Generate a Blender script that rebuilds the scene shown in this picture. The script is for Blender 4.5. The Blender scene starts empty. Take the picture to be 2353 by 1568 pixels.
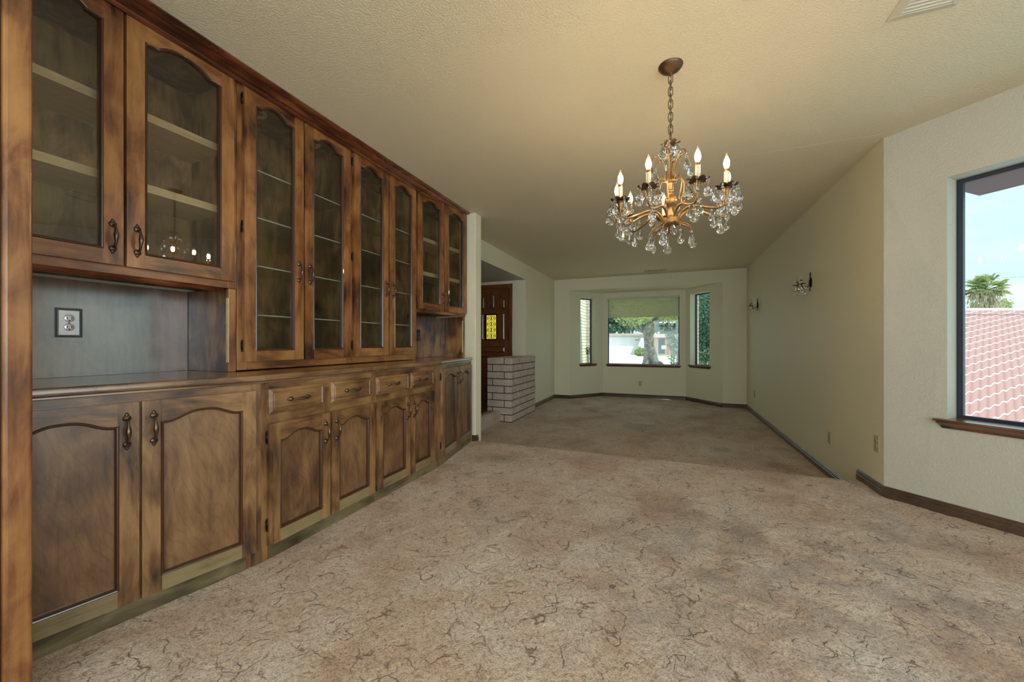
import bpy, bmesh, math, random
from mathutils import Vector, Matrix, noise
random.seed(7)
PI = math.pi
SC = bpy.context.scene
COL = SC.collection

# ------------------------------------------------------------------ camera, world, lights, exposure
YAW = math.atan((1533 - 1176.5) / 880.0)
cam_d = bpy.data.cameras.new('camera')
cam_d.sensor_width = 36.0
cam_d.lens = 880.0 / 2353 * 36.0
cam_d.shift_y = 5.0 / 2353
cam_d.clip_start = 0.02
cam_d.clip_end = 600
cam = bpy.data.objects.new('camera', cam_d)
cam.location = (0, 0, 1.05)
cam.rotation_euler = (PI / 2, 0, YAW)
COL.objects.link(cam)
SC.camera = cam

SC.view_settings.view_transform = 'Standard'
SC.view_settings.look = 'None'
SC.view_settings.gamma = 1.0
SC.view_settings.use_curve_mapping = False
SC.view_settings.exposure = 0.18

world = bpy.data.worlds.new('sky')
SC.world = world
world.use_nodes = True
wt = world.node_tree
wt.nodes.clear()
w_out = wt.nodes.new('ShaderNodeOutputWorld')
w_bg = wt.nodes.new('ShaderNodeBackground')
w_tc = wt.nodes.new('ShaderNodeTexCoord')
w_map = wt.nodes.new('ShaderNodeMapping')
w_map.inputs['Scale'].default_value = (1.2, 1.2, 7.0)
w_n = wt.nodes.new('ShaderNodeTexNoise')
w_n.inputs['Scale'].default_value = 1.6
w_n.inputs['Detail'].default_value = 5
w_r = wt.nodes.new('ShaderNodeValToRGB')
w_r.color_ramp.elements[0].position = 0.42
w_r.color_ramp.elements[0].color = (0.30, 0.475, 0.515, 1)
w_r.color_ramp.elements[1].position = 0.66
w_r.color_ramp.elements[1].color = (0.41, 0.52, 0.54, 1)
wt.links.new(w_tc.outputs['Generated'], w_map.inputs['Vector'])
wt.links.new(w_map.outputs[0], w_n.inputs['Vector'])
wt.links.new(w_n.outputs['Fac'], w_r.inputs[0])
wt.links.new(w_r.outputs[0], w_bg.inputs[0])
w_bg.inputs[1].default_value = 2.4
wt.links.new(w_bg.outputs[0], w_out.inputs[0])


def light(name, kind, loc, energy, color, size=(1, 1), aim=None, label=None):
    d = bpy.data.lights.new(name, kind)
    d.energy = energy
    d.color = color
    if kind == 'AREA':
        d.shape = 'RECTANGLE'
        d.size, d.size_y = size
    if kind == 'SUN':
        d.angle = 0.01
    o = bpy.data.objects.new(name, d)
    o.location = loc
    if aim is not None:
        o.rotation_euler = (Vector(aim) - Vector(loc)).to_track_quat('-Z', 'Y').to_euler()
    COL.objects.link(o)
    return o


light('sun', 'SUN', (0, 0, 20), 4.6, (1.0, 0.95, 0.86), aim=(-0.5 * 20, 0.15 * 20, 20 - 0.85 * 20))
# added fill lamps in place of daylight from unseen windows behind and beside camera
light('fill_lamp_back', 'AREA', (0.9, -2.52, 1.15), 80, (0.86, 0.94, 1.0), (3.0, 2.1), aim=(0.9, 0, 1.1))
light('fill_lamp_side', 'AREA', (2.64, -0.4, 1.35), 55, (0.80, 0.92, 1.0), (2.2, 1.4), aim=(0, -0.4, 1.1))


# ------------------------------------------------------------------ node helpers
class NT:
    def __init__(self, name, disp=False):
        self.m = bpy.data.materials.new(name)
        self.m.use_nodes = True
        self.t = self.m.node_tree
        self.t.nodes.clear()
        self.out = self.t.nodes.new('ShaderNodeOutputMaterial')

    def n(self, typ, **kw):
        nd = self.t.nodes.new('ShaderNode' + typ)
        for k, v in kw.items():
            if k.startswith('_'):
                setattr(nd, k[1:], v)
            else:
                key = int(k[1:]) if k[0] == 'i' and k[1:].isdigit() else k.replace('__', ' ')
                s = nd.inputs[key]
                if hasattr(v, 'is_output') or isinstance(v, bpy.types.NodeSocket):
                    self.t.links.new(v, s)
                else:
                    if isinstance(v, tuple) and len(v) == 3 and s.type == 'RGBA':
                        v = (*v, 1)
                    s.default_value = v
        return nd

    def ramp(self, fac, stops, interp='LINEAR'):
        nd = self.t.nodes.new('ShaderNodeValToRGB')
        nd.color_ramp.interpolation = interp
        els = nd.color_ramp.elements
        while len(els) < len(stops):
            els.new(0.5)
        for e, (p, c) in zip(els, stops):
            e.position = p
            e.color = (*c, 1) if len(c) == 3 else c
        self.t.links.new(fac, nd.inputs[0])
        return nd.outputs[0]

    def mix(self, fac, a, b, mode='MIX'):
        nd = self.t.nodes.new('ShaderNodeMix')
        nd.data_type = 'RGBA'
        nd.blend_type = mode
        for s, v in ((nd.inputs[0], fac), (nd.inputs[6], a), (nd.inputs[7], b)):
            if isinstance(v, bpy.types.NodeSocket):
                self.t.links.new(v, s)
            else:
                s.default_value = (*v, 1) if isinstance(v, tuple) and len(v) == 3 else v
        return nd.outputs[2]

    def math(self, op, a, b=0.0, c=0.0):
        nd = self.t.nodes.new('ShaderNodeMath')
        nd.operation = op
        for i, v in enumerate((a, b, c)):
            if isinstance(v, bpy.types.NodeSocket):
                self.t.links.new(v, nd.inputs[i])
            else:
                nd.inputs[i].default_value = v
        return nd.outputs[0]

    def coords(self, scale=(1, 1, 1), rnd=True, kind='Object'):
        tc = self.n('TexCoord')
        v = tc.outputs[kind]
        if rnd:
            oi = self.n('ObjectInfo')
            sc = self.n('VectorMath', _operation='SCALE', i0=(13.1, 7.7, 21.3), Scale=oi.outputs['Random'])
            v = self.n('VectorMath', _operation='ADD', i0=v, i1=sc.outputs[0]).outputs[0]
        return self.n('Mapping', Vector=v, Scale=scale).outputs[0]

    def bsdf(self, color, rough=0.5, metal=0.0, normal=None, **kw):
        b = self.n('BsdfPrincipled')
        for k, v in (('Base Color', color), ('Roughness', rough), ('Metallic', metal)):
            if isinstance(v, bpy.types.NodeSocket):
                self.t.links.new(v, b.inputs[k])
            else:
                b.inputs[k].default_value = (*v, 1) if isinstance(v, tuple) else v
        if normal is not None:
            self.t.links.new(normal, b.inputs['Normal'])
        for k, v in kw.items():
            k = k.replace('__', ' ')
            if isinstance(v, bpy.types.NodeSocket):
                self.t.links.new(v, b.inputs[k])
            else:
                b.inputs[k].default_value = (*v, 1) if isinstance(v, tuple) and len(v) == 3 else v
        self.t.links.new(b.outputs[0], self.out.inputs['Surface'])
        return b

    def bump(self, h, strength=0.3, dist=0.01):
        return self.n('Bump', Height=h, Strength=strength, Distance=dist).outputs[0]


def mat_plain(name, color, rough=0.5, metal=0.0, **kw):
    t = NT(name)
    t.bsdf(color, rough, metal, **kw)
    return t.m


def mat_wood(name, axis='z', dark=(0.028, 0.012, 0.004), mid=(0.15, 0.068, 0.024), light_=(0.36, 0.19, 0.075),
             rough=0.36, blotch=1.0, figure=0.0, coat=0.7, cior=1.6):
    t = NT(name)
    st = {'x': (1.2, 14, 14), 'y': (14, 1.2, 14), 'z': (14, 14, 1.2)}[axis]
    sb = {'x': (2.6, 7, 7), 'y': (7, 2.6, 7), 'z': (7, 7, 2.6)}[axis]
    cg = t.coords(st)
    cb = t.coords(sb)
    n1 = t.n('TexNoise', Vector=cg, Scale=2.8, Detail=6.0, Roughness=0.65, Distortion=0.6)
    n2 = t.n('TexNoise', Vector=cb, Scale=1.15, Detail=5.0, Roughness=0.62, Distortion=1.3)
    n3 = t.n('TexNoise', Vector=t.coords((1, 1, 1)), Scale=3.2, Detail=2.0, Roughness=0.55)
    oi = t.n('ObjectInfo')

    def centred(sock, k, acc):
        return t.math('MULTIPLY_ADD', t.math('SUBTRACT', sock, 0.5), k, acc)
    f = centred(n1.outputs['Fac'], 0.55, 0.5)
    f = centred(n2.outputs['Fac'], 0.95 * blotch, f)
    f = centred(n3.outputs['Fac'], 1.0 * blotch, f)
    f = centred(oi.outputs['Random'], 0.10, f)
    if figure > 0:
        wv = t.n('TexWave', _wave_type='BANDS', _bands_direction='DIAGONAL', Vector=t.coords((1, 1.3, 0.5)), Scale=17.0,
                 Distortion=16.0, Detail=2.5, Detail__Scale=0.35)
    col = t.ramp(f, [(0.20, dark), (0.45, mid), (0.60, tuple(a_ * 0.55 + b_ * 0.45 for a_, b_ in zip(mid, light_))), (0.84, light_)])
    if figure > 0:
        ln = t.ramp(wv.outputs['Fac'], [(0.0, (0.45, 0.42, 0.40)), (0.22, (1, 1, 1))])
        col = t.mix(figure * 1.5, col, ln, 'MULTIPLY')
    vk = t.n('TexVoronoi', Vector=t.coords((3.2, 3.2, 1.6) if axis == 'z' else (3.2, 1.6, 3.2)), Scale=1.0)
    k = t.ramp(vk.outputs['Distance'], [(0.02, (0.30, 0.28, 0.26)), (0.07, (1, 1, 1))])
    col = t.mix(0.7, col, k, 'MULTIPLY')
    rr = t.math('MULTIPLY_ADD', n1.outputs['Fac'], 0.16, rough - 0.06)
    t.bsdf(col, rr, 0.0, t.bump(n1.outputs['Fac'], 0.06, 0.003), Coat__Weight=coat, Coat__Roughness=0.20, Coat__IOR=cior)
    return t.m


UP = dict(dark=(0.026, 0.007, 0.003), mid=(0.185, 0.066, 0.018), light_=(0.39, 0.180, 0.055), coat=0.35, cior=1.5)  # redder than the base wood: warm chandelier light put into the colour
LO = dict(dark=(0.026, 0.012, 0.007), mid=(0.158, 0.074, 0.026), light_=(0.36, 0.200, 0.075), coat=0.35)
M = {}
M['up_v'] = mat_wood('stained_wood_upright', 'z', **UP)
M['up_h'] = mat_wood('stained_wood_level', 'y', **UP)
M['lo_v'] = mat_wood('brown_wood_upright', 'z', **LO)
M['lo_h'] = mat_wood('brown_wood_level', 'y', **LO)
M['lo_pale'] = mat_wood('pale_bottom_rail', 'y', dark=(0.06, 0.04, 0.02), mid=(0.21, 0.150, 0.068), light_=(0.33, 0.25, 0.12), blotch=0.6)
M['panel'] = mat_wood('figured_panel', 'z', dark=(0.035, 0.018, 0.006), mid=(0.125, 0.057, 0.022), light_=(0.25, 0.132, 0.052),
                      figure=0.16, blotch=1.0, rough=0.34)
M['bead'] = mat_plain('dark_red_bead', (0.060, 0.022, 0.009), 0.28, Coat__Weight=0.3)
M['crown'] = mat_wood('crown_wood', 'y', dark=(0.02, 0.004, 0.002), mid=(0.11, 0.026, 0.008), light_=(0.26, 0.09, 0.03), rough=0.22)
M['burl'] = mat_wood('burl_side', 'z', dark=(0.02, 0.006, 0.002), mid=(0.13, 0.05, 0.014), light_=(0.36, 0.19, 0.07), blotch=1.5, rough=0.3)
M['inside'] = mat_wood('cabinet_inside', 'z', dark=(0.030, 0.013, 0.005), mid=(0.155, 0.072, 0.025), light_=(0.36, 0.21, 0.085), rough=0.45, blotch=1.5, coat=0.0)
M['top'] = mat_wood('worktop_wood', 'y', dark=(0.045, 0.018, 0.008), mid=(0.15, 0.07, 0.03), light_=(0.29, 0.16, 0.07), rough=0.20, coat=1.0, cior=1.9)
M['niche'] = mat_wood('niche_back_wood', 'z', dark=(0.05, 0.022, 0.010), mid=(0.14, 0.068, 0.036), light_=(0.26, 0.15, 0.09), rough=0.3, coat=1.0, cior=2.1, blotch=0.8)
M['kick'] = mat_wood('toe_board', 'y', dark=(0.04, 0.03, 0.014), mid=(0.115, 0.085, 0.038), light_=(0.24, 0.19, 0.09), rough=0.45, coat=0.0)
M['door'] = mat_wood('front_door_wood', 'z', dark=(0.06, 0.014, 0.005), mid=(0.15, 0.042, 0.012), light_=(0.24, 0.085, 0.03), rough=0.3, blotch=0.5)
M['sill'] = mat_wood('sill_wood', 'x', dark=(0.02, 0.006, 0.003), mid=(0.10, 0.032, 0.012), light_=(0.24, 0.10, 0.04), rough=0.32)
M['base'] = mat_wood('baseboard_wood', 'y', dark=(0.03, 0.016, 0.010), mid=(0.065, 0.036, 0.022), light_=(0.12, 0.07, 0.045), rough=0.35, blotch=0.6)
M['shelfwood'] = mat_wood('shelf_edge_wood', 'y', dark=(0.42, 0.28, 0.15), mid=(0.60, 0.43, 0.25), light_=(0.72, 0.56, 0.36), rough=0.5, blotch=0.5, coat=0.0)
M['iron'] = mat_plain('black_iron', (0.012, 0.010, 0.009), 0.38, 0.6)
M['bronze'] = mat_plain('aged_bronze', (0.13, 0.095, 0.065), 0.30, 0.9)
M['dark'] = mat_plain('dark_gap', (0.006, 0.004, 0.003), 0.8)


def mat_wall(name, color, scale, strength, rough=0.6):
    t = NT(name)
    c = t.coords((1, 1, 1), rnd=False)
    n = t.n('TexNoise', Vector=c, Scale=scale, Detail=3.0, Roughness=0.55, Distortion=0.6)
    h = t.ramp(n.outputs['Fac'], [(0.42, (0, 0, 0)), (0.60, (1, 1, 1))])
    n2 = t.n('TexNoise', Vector=c, Scale=1.3, Detail=2.0)
    col = t.mix(t.math('MULTIPLY', n2.outputs['Fac'], 0.25), color, tuple(x * 0.90 for x in color))
    t.bsdf(col, rough, 0.0, t.bump(h, strength, 0.004))
    return t.m


M['wall'] = mat_wall('cream_wall_paint_lightened', (0.79, 0.75, 0.56), 90, 0.16)  # paint lightened to make up for weak light in the far room
M['wall_rough'] = mat_wall('knockdown_wall_paint_darkened', (0.52, 0.50, 0.42), 85, 0.30)  # same paint darkened, since the lamps over-light the angled wall
M['ceiling'] = mat_wall('textured_ceiling_paint', (0.74, 0.655, 0.47), 110, 0.42)
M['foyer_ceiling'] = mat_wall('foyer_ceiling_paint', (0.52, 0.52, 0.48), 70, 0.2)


def mat_carpet():
    t = NT('shag_carpet')
    c = t.coords((1, 1, 1), rnd=False)
    warp = t.n('TexNoise', Vector=c, Scale=6.0, Detail=3.0)
    w = t.n('VectorMath', _operation='SCALE', i0=warp.outputs['Color'], Scale=0.10)
    c2 = t.n('VectorMath', _operation='ADD', i0=c, i1=w.outputs[0]).outputs[0]
    warp2 = t.n('TexNoise', Vector=c, Scale=30.0, Detail=2.0)
    w2 = t.n('VectorMath', _operation='SCALE', i0=warp2.outputs['Color'], Scale=0.030)
    c3 = t.n('VectorMath', _operation='ADD', i0=c2, i1=w2.outputs[0]).outputs[0]

    def line(vec, sc, w, lo):
        nn = t.n('TexNoise', Vector=vec, Scale=sc, Detail=0.6, Roughness=0.4)
        d = t.math('ABSOLUTE', t.math('SUBTRACT', nn.outputs['Fac'], 0.5))
        return t.ramp(d, [(0.0, (lo,) * 3), (w, (lo + 0.25,) * 3), (w * 2.0, (0.88,) * 3), (w * 8, (1, 1, 1))])
    crack = line(c3, 7.5, 0.0038, 0.0)
    off = t.n('VectorMath', _operation='ADD', i0=c3, i1=(5.3, 8.1, 2.2)).outputs[0]
    crack2 = line(off, 10.5, 0.0050, 0.10)
    mask = t.n('TexNoise', Vector=c, Scale=9.0, Detail=2.0)
    mk = t.ramp(mask.outputs['Fac'], [(0.49, (0, 0, 0)), (0.56, (1, 1, 1))])
    mask2 = t.n('TexNoise', Vector=c2, Scale=13.0, Detail=2.0)
    mk2 = t.ramp(mask2.outputs['Fac'], [(0.50, (0, 0, 0)), (0.60, (1, 1, 1))])
    a = t.mix(mk, (1, 1, 1), crack)
    b = t.mix(mk2, (1, 1, 1), crack2)
    cr = t.mix(1.0, a, b, 'MULTIPLY')
    fib = t.n('TexNoise', Vector=c, Scale=170.0, Detail=4.0, Roughness=0.75)
    tuft = t.n('TexNoise', Vector=c2, Scale=72.0, Detail=4.0, Roughness=0.7)
    pile = t.n('TexNoise', Vector=c, Scale=2.1, Detail=4.0, Roughness=0.6, Distortion=0.5)
    soil = t.n('TexNoise', Vector=c, Scale=1.15, Detail=5.0, Roughness=0.65)
    base = t.ramp(pile.outputs['Fac'], [(0.34, (0.54, 0.355, 0.235)), (0.48, (0.68, 0.51, 0.385)), (0.66, (0.76, 0.645, 0.555))])
    so = t.ramp(soil.outputs['Fac'], [(0.54, (1, 1, 1)), (0.70, (0.60, 0.59, 0.59))])
    base = t.mix(1.0, base, so, 'MULTIPLY')
    # worn grey patch where the table stood
    dd_ = t.n('VectorMath', _operation='DISTANCE', i0=c2, i1=(0.50, 2.15, 0.05))
    dn = t.math('MULTIPLY_ADD', soil.outputs['Fac'], -1.1, dd_.outputs['Value'])
    st = t.ramp(dn, [(0.0, (0.72, 0.72, 0.75)), (0.35, (1, 1, 1))])
    stn = t.n('TexNoise', Vector=c, Scale=6.0, Detail=3.0)
    stm = t.ramp(stn.outputs['Fac'], [(0.42, (0, 0, 0)), (0.60, (1, 1, 1))])
    base = t.mix(stm, base, t.mix(1.0, base, st, 'MULTIPLY'))
    fc = t.ramp(fib.outputs['Fac'], [(0.34, (0.42, 0.33, 0.25)), (0.50, (0.98, 0.95, 0.92)), (0.66, (1.25, 1.25, 1.25))])
    base = t.mix(0.85, base, fc, 'MULTIPLY')
    tc_ = t.ramp(tuft.outputs['Fac'], [(0.36, (0.42, 0.28, 0.18)), (0.475, (0.95, 0.92, 0.89)), (0.6, (1.12, 1.12, 1.12))])
    base = t.mix(0.75, base, tc_, 'MULTIPLY')
    ck = t.mix(cr, (0.40, 0.235, 0.125), (1, 1, 1))
    col = t.mix(1.0, base, ck, 'MULTIPLY')
    h = t.math('MULTIPLY_ADD', cr, 0.55, 0.0)
    h = t.math('MULTIPLY_ADD', fib.outputs['Fac'], 0.35, h)
    h = t.math('MULTIPLY_ADD', tuft.outputs['Fac'], 0.45, h)
    clump = t.n('TexNoise', Vector=c3, Scale=17.0, Detail=2.0, Roughness=0.5)
    h = t.math('MULTIPLY_ADD', clump.outputs['Fac'], 1.1, h)
    t.bsdf(col, 0.95, 0.0, t.bump(h, 0.9, 0.022), Sheen__Weight=0.35, Sheen__Roughness=0.5)
    return t.m


M['carpet'] = mat_carpet()


def mat_glass(name, tint=(1, 1, 1), ior=1.45, rough=0.0, refl=1.0):
    t = NT(name)
    tr = t.n('BsdfTransparent', Color=tint)
    gl = t.n('BsdfGlossy', Color=(refl, refl, refl), Roughness=rough)
    ge = t.n('NewGeometry')
    dt = t.n('VectorMath', _operation='DOT_PRODUCT', i0=ge.outputs['Normal'], i1=ge.outputs['Incoming'])
    r0 = ((ior - 1) / (ior + 1)) ** 2
    fr = t.math('MULTIPLY_ADD', t.math('POWER', t.math('SUBTRACT', 1.0, t.math('ABSOLUTE', dt.outputs['Value'])), 5.0), 1 - r0, r0)
    mx = t.n('MixShader', Fac=fr, i1=tr.outputs[0], i2=gl.outputs[0])
    t.t.links.new(mx.outputs[0], t.out.inputs['Surface'])
    return t.m


M['glass'] = mat_glass('window_glass', (0.97, 0.99, 0.99), 1.35)
M['cab_glass'] = mat_glass('cabinet_glass', (0.88, 0.88, 0.84), 1.6)
M['shelf_glass'] = mat_glass('shelf_glass', (0.86, 0.95, 0.92), 1.5)
M['glass_edge'] = mat_plain('polished_glass_edge', (0.50, 0.58, 0.48), 0.25)
t_ = NT('crystal')
t_.bsdf((1, 1, 1), 0.0, 0.0, Transmission__Weight=1.0, IOR=1.52)
M['crystal'] = t_.m
M['gold'] = mat_plain('antique_gold', (0.27, 0.155, 0.065), 0.42, 0.85)
M['goldd'] = mat_plain('dull_bronze', (0.14, 0.085, 0.045), 0.42, 0.8)
M['candle'] = mat_plain('ivory_sleeve', (0.66, 0.60, 0.40), 0.5)
M['clear_bulb'] = mat_glass('clear_bulb_glass', (0.93, 0.94, 0.90), 1.6)
t_ = NT('lit_bulb')
gc = t_.n('TexCoord')
sep = t_.n('SeparateXYZ', Vector=gc.outputs['Generated'])
cc = t_.ramp(sep.outputs[2], [(0.0, (1.0, 0.52, 0.16)), (0.22, (1.0, 0.80, 0.50)), (0.45, (1.0, 0.72, 0.38)), (1.0, (0.9, 0.55, 0.25))])
ss = t_.ramp(sep.outputs[2], [(0.0, (0.35,) * 3), (0.2, (1,) * 3), (0.42, (0.6,) * 3), (0.60, (0.010,) * 3), (0.8, (0.0032,) * 3), (1.0, (0.0025,) * 3)])
em = t_.n('Emission', Color=cc, Strength=t_.math('MULTIPLY', ss, 330.0))
t_.t.links.new(em.outputs[0], t_.out.inputs['Surface'])
M['bulb'] = t_.m
M['ivory'] = mat_plain('ivory_plastic', (0.50, 0.45, 0.27), 0.4)
M['steel'] = mat_plain('brushed_steel', (0.55, 0.52, 0.54), 0.3, 0.7)
M['black'] = mat_plain('black_plastic', (0.008, 0.007, 0.008), 0.3)
M['alu'] = mat_plain('dark_aluminium', (0.035, 0.045, 0.065), 0.4, 0.5)
M['blind'] = mat_plain('cream_blind', (0.62, 0.60, 0.40), 0.5)
M['vent'] = mat_plain('painted_register', (0.60, 0.56, 0.44), 0.5)
M['vent_dark'] = mat_plain('duct_shadow', (0.10, 0.09, 0.06), 0.8)
M['tile'] = mat_plain('brown_tile', (0.16, 0.075, 0.03), 0.35)
M['ringlight'] = mat_plain('cream_ring', (0.6, 0.55, 0.40), 0.4)
M['cord'] = mat_plain('white_cord', (0.7, 0.7, 0.62), 0.6)


def mat_brick(name, c1, c2):
    t = NT(name)
    c = t.coords((1, 1, 1), rnd=False)
    n = t.n('TexNoise', Vector=c, Scale=9.0, Detail=5.0, Roughness=0.7)
    n2 = t.n('TexNoise', Vector=c, Scale=120.0, Detail=2.0)
    col = t.ramp(n.outputs['Fac'], [(0.35, c1), (0.65, c2)])
    t.bsdf(col, 0.9, 0.0, t.bump(n2.outputs['Fac'], 0.5, 0.004))
    return t.m


M['brick'] = mat_brick('pale_pink_brick', (0.46, 0.36, 0.30), (0.62, 0.51, 0.44))
M['mortar'] = mat_plain('dark_mortar', (0.075, 0.068, 0.07), 0.95)
M['slump'] = mat_brick('pale_block', (0.62, 0.57, 0.47), (0.80, 0.76, 0.66))
M['slump_mortar'] = mat_plain('grey_mortar', (0.30, 0.29, 0.28), 0.9)


# ------------------------------------------------------------------ mesh helpers
class MB:
    def __init__(self):
        self.v = []
        self.f = []
        self.mi = []
        self.sm = []

    def add(self, vs, fs, m=0, smooth=False):
        o = len(self.v)
        self.v.extend([tuple(p) for p in vs])
        for f in fs:
            self.f.append([o + i for i in f])
            self.mi.append(m)
            self.sm.append(smooth)

    def box(self, x0, x1, y0, y1, z0, z1, m=0):
        vs = [(x, y, z) for z in (z0, z1) for y in (y0, y1) for x in (x0, x1)]
        self.add(vs, [(0, 2, 3, 1), (4, 5, 7, 6), (0, 1, 5, 4), (2, 6, 7, 3), (0, 4, 6, 2), (1, 3, 7, 5)], m)

    def prism(self, poly, a0, a1, axis='z', m=0, smooth=False):
        n = len(poly)

        def P(p, a):
            if axis == 'z':
                return (p[0], p[1], a)
            if axis == 'x':
                return (a, p[0], p[1])
            return (p[0], a, p[1])
        vs = [P(p, a0) for p in poly] + [P(p, a1) for p in poly]
        self.add(vs, [list(range(n))[::-1], list(range(n, 2 * n))], m)
        o = len(self.v) - 2 * n
        for i in range(n):
            j = (i + 1) % n
            self.f.append([o + i, o + j, o + n + j, o + n + i])
            self.mi.append(m)
            self.sm.append(smooth)

    def lathe(self, prof, c=(0, 0, 0), seg=16, m=0, smooth=True, mat=None, squash=1.0):
        rings = []
        vs = []
        for r, z in prof:
            if r < 1e-6:
                rings.append([len(vs)])
                vs.append((0, 0, z))
            else:
                rings.append(list(range(len(vs), len(vs) + seg)))
                for i in range(seg):
                    a = 2 * PI * i / seg
                    vs.append((r * math.cos(a), r * math.sin(a) * squash, z))
        fs = []
        for a, b in zip(rings, rings[1:]):
            if len(a) == 1 and len(b) == 1:
                continue
            for i in range(seg):
                j = (i + 1) % seg
                if len(a) == 1:
                    fs.append((a[0], b[j], b[i]))
                elif len(b) == 1:
                    fs.append((a[i], a[j], b[0]))
                else:
                    fs.append((a[i], a[j], b[j], b[i]))
        if mat is None:
            mat = Matrix.Identity(4)
        vs = [tuple((mat @ Vector(p)) + Vector(c)) for p in vs]
        self.add(vs, fs, m, smooth)

    def tube(self, pts, rad, seg=8, m=0, smooth=True, closed=False, cap=True):
        pts = [Vector(p) for p in pts]
        n = len(pts)
        if not isinstance(rad, (list, tuple)):
            rad = [rad] * n
        tang = []
        for i in range(n):
            if closed:
                t = pts[(i + 1) % n] - pts[i - 1]
            else:
                t = pts[min(i + 1, n - 1)] - pts[max(i - 1, 0)]
            tang.append(t.normalized() if t.length > 0 else Vector((0, 0, 1)))
        ref = Vector((0, 0, 1)) if abs(tang[0].z) < 0.9 else Vector((1, 0, 0))
        nrm = tang[0].cross(ref).normalized()
        vs = []
        for i in range(n):
            if i:
                ax = tang[i - 1].cross(tang[i])
                if ax.length > 1e-8:
                    ang = tang[i - 1].angle(tang[i])
                    nrm = Matrix.Rotation(ang, 3, ax.normalized()) @ nrm
            bi = tang[i].cross(nrm).normalized()
            for k in range(seg):
                a = 2 * PI * k / seg
                vs.append(pts[i] + (nrm * math.cos(a) + bi * math.sin(a)) * rad[i])
        fs = []
        rng = n if closed else n - 1
        for i in range(rng):
            j = (i + 1) % n
            for k in range(seg):
                l = (k + 1) % seg
                fs.append((i * seg + k, i * seg + l, j * seg + l, j * seg + k))
        if cap and not closed:
            fs.append(list(range(seg))[::-1])
            fs.append([(n - 1) * seg + k for k in range(seg)])
        self.add(vs, fs, m, smooth)

    def stepped(self, y0, y1, z0, z1, loops, m=0):
        """rectangle loops facing +x: list of (inset, x)"""
        vs = []
        for ins, x in loops:
            vs += [(x, y0 + ins, z0 + ins), (x, y1 - ins, z0 + ins), (x, y1 - ins, z1 - ins), (x, y0 + ins, z1 - ins)]
        fs = [(3, 2, 1, 0)]
        for i in range(len(loops) - 1):
            for k in range(4):
                l = (k + 1) % 4
                fs.append((4 * i + k, 4 * i + l, 4 * i + 4 + l, 4 * i + 4 + k))
        e = 4 * (len(loops) - 1)
        fs.append((e, e + 1, e + 2, e + 3))
        self.add(vs, fs, m)

    def sweep_in(self, path, prof, m=0):
        """closed (y,z) path, counter-clockwise; profile of (offset inward, x)"""
        n = len(path)
        nr = []
        for i in range(n):
            p0, p1, p2 = Vector(path[i - 1]), Vector(path[i]), Vector(path[(i + 1) % n])
            d1 = (p1 - p0).normalized()
            d2 = (p2 - p1).normalized()
            n1 = Vector((-d1.y, d1.x))
            n2 = Vector((-d2.y, d2.x))
            b = (n1 + n2)
            b = b.normalized() / max(0.5, math.cos(n1.angle(n2) / 2)) if b.length > 1e-6 else n1
            nr.append(b)
        vs = []
        for i in range(n):
            for o, x in prof:
                q = Vector(path[i]) + nr[i] * o
                vs.append((x, q.x, q.y))
        k = len(prof)
        fs = []
        for i in range(n):
            j = (i + 1) % n
            for a in range(k - 1):
                fs.append((i * k + a, j * k + a, j * k + a + 1, i * k + a + 1))
        self.add(vs, fs, m)

    def build(self, name, mats, parent=None, loc=(0, 0, 0), rot=0.0, bevel=0.0, seg=2):
        me = bpy.data.meshes.new(name)
        me.from_pydata(self.v, [], self.f)
        if not isinstance(mats, (list, tuple)):
            mats = [mats]
        for m in mats:
            me.materials.append(m)
        for p, mi, sm in zip(me.polygons, self.mi, self.sm):
            p.material_index = mi
            p.use_smooth = sm
        me.update()
        bm = bmesh.new()
        bm.from_mesh(me)
        bmesh.ops.recalc_face_normals(bm, faces=bm.faces)
        bm.to_mesh(me)
        bm.free()
        o = bpy.data.objects.new(name, me)
        COL.objects.link(o)
        o.location = loc
        o.rotation_euler = (0, 0, rot)
        if parent is not None:
            o.parent = parent
        if bevel > 0:
            b = o.modifiers.new('bevel', 'BEVEL')
            b.width = bevel
            b.segments = seg
            b.limit_method = 'ANGLE'
            b.angle_limit = 0.7
            b.harden_normals = False
        return o


def tag(o, label=None, cat=None, group=None, kind=None):
    if label:
        o['label'] = label
    if cat:
        o['category'] = cat
    if group:
        o['group'] = group
    if kind:
        o['kind'] = kind
    return o


def thing(name, label, cat, loc=(0, 0, 0), rot=0.0, group=None, kind=None):
    o = bpy.data.objects.new(name, None)
    o.empty_display_size = 0.1
    COL.objects.link(o)
    o.location = loc
    o.rotation_euler = (0, 0, rot)
    return tag(o, label, cat, group, kind)


def dup(o, parent, loc=None, rot=None):
    c = o.copy()
    COL.objects.link(c)
    c.parent = parent
    if loc is not None:
        c.location = loc
    if rot is not None:
        c.rotation_euler = rot
    for ch in list(o.children):
        dup(ch, c)
    return c


def struct(o):
    o['kind'] = 'structure'
    return o


# ------------------------------------------------------------------ room shell
ZC = 2.455       # ceiling
ZL = -0.172      # sunken floor
XR = 1.375       # right wall of the far room
YB = 8.27        # back wall
XL = -2.33       # left wall of the far room


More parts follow.
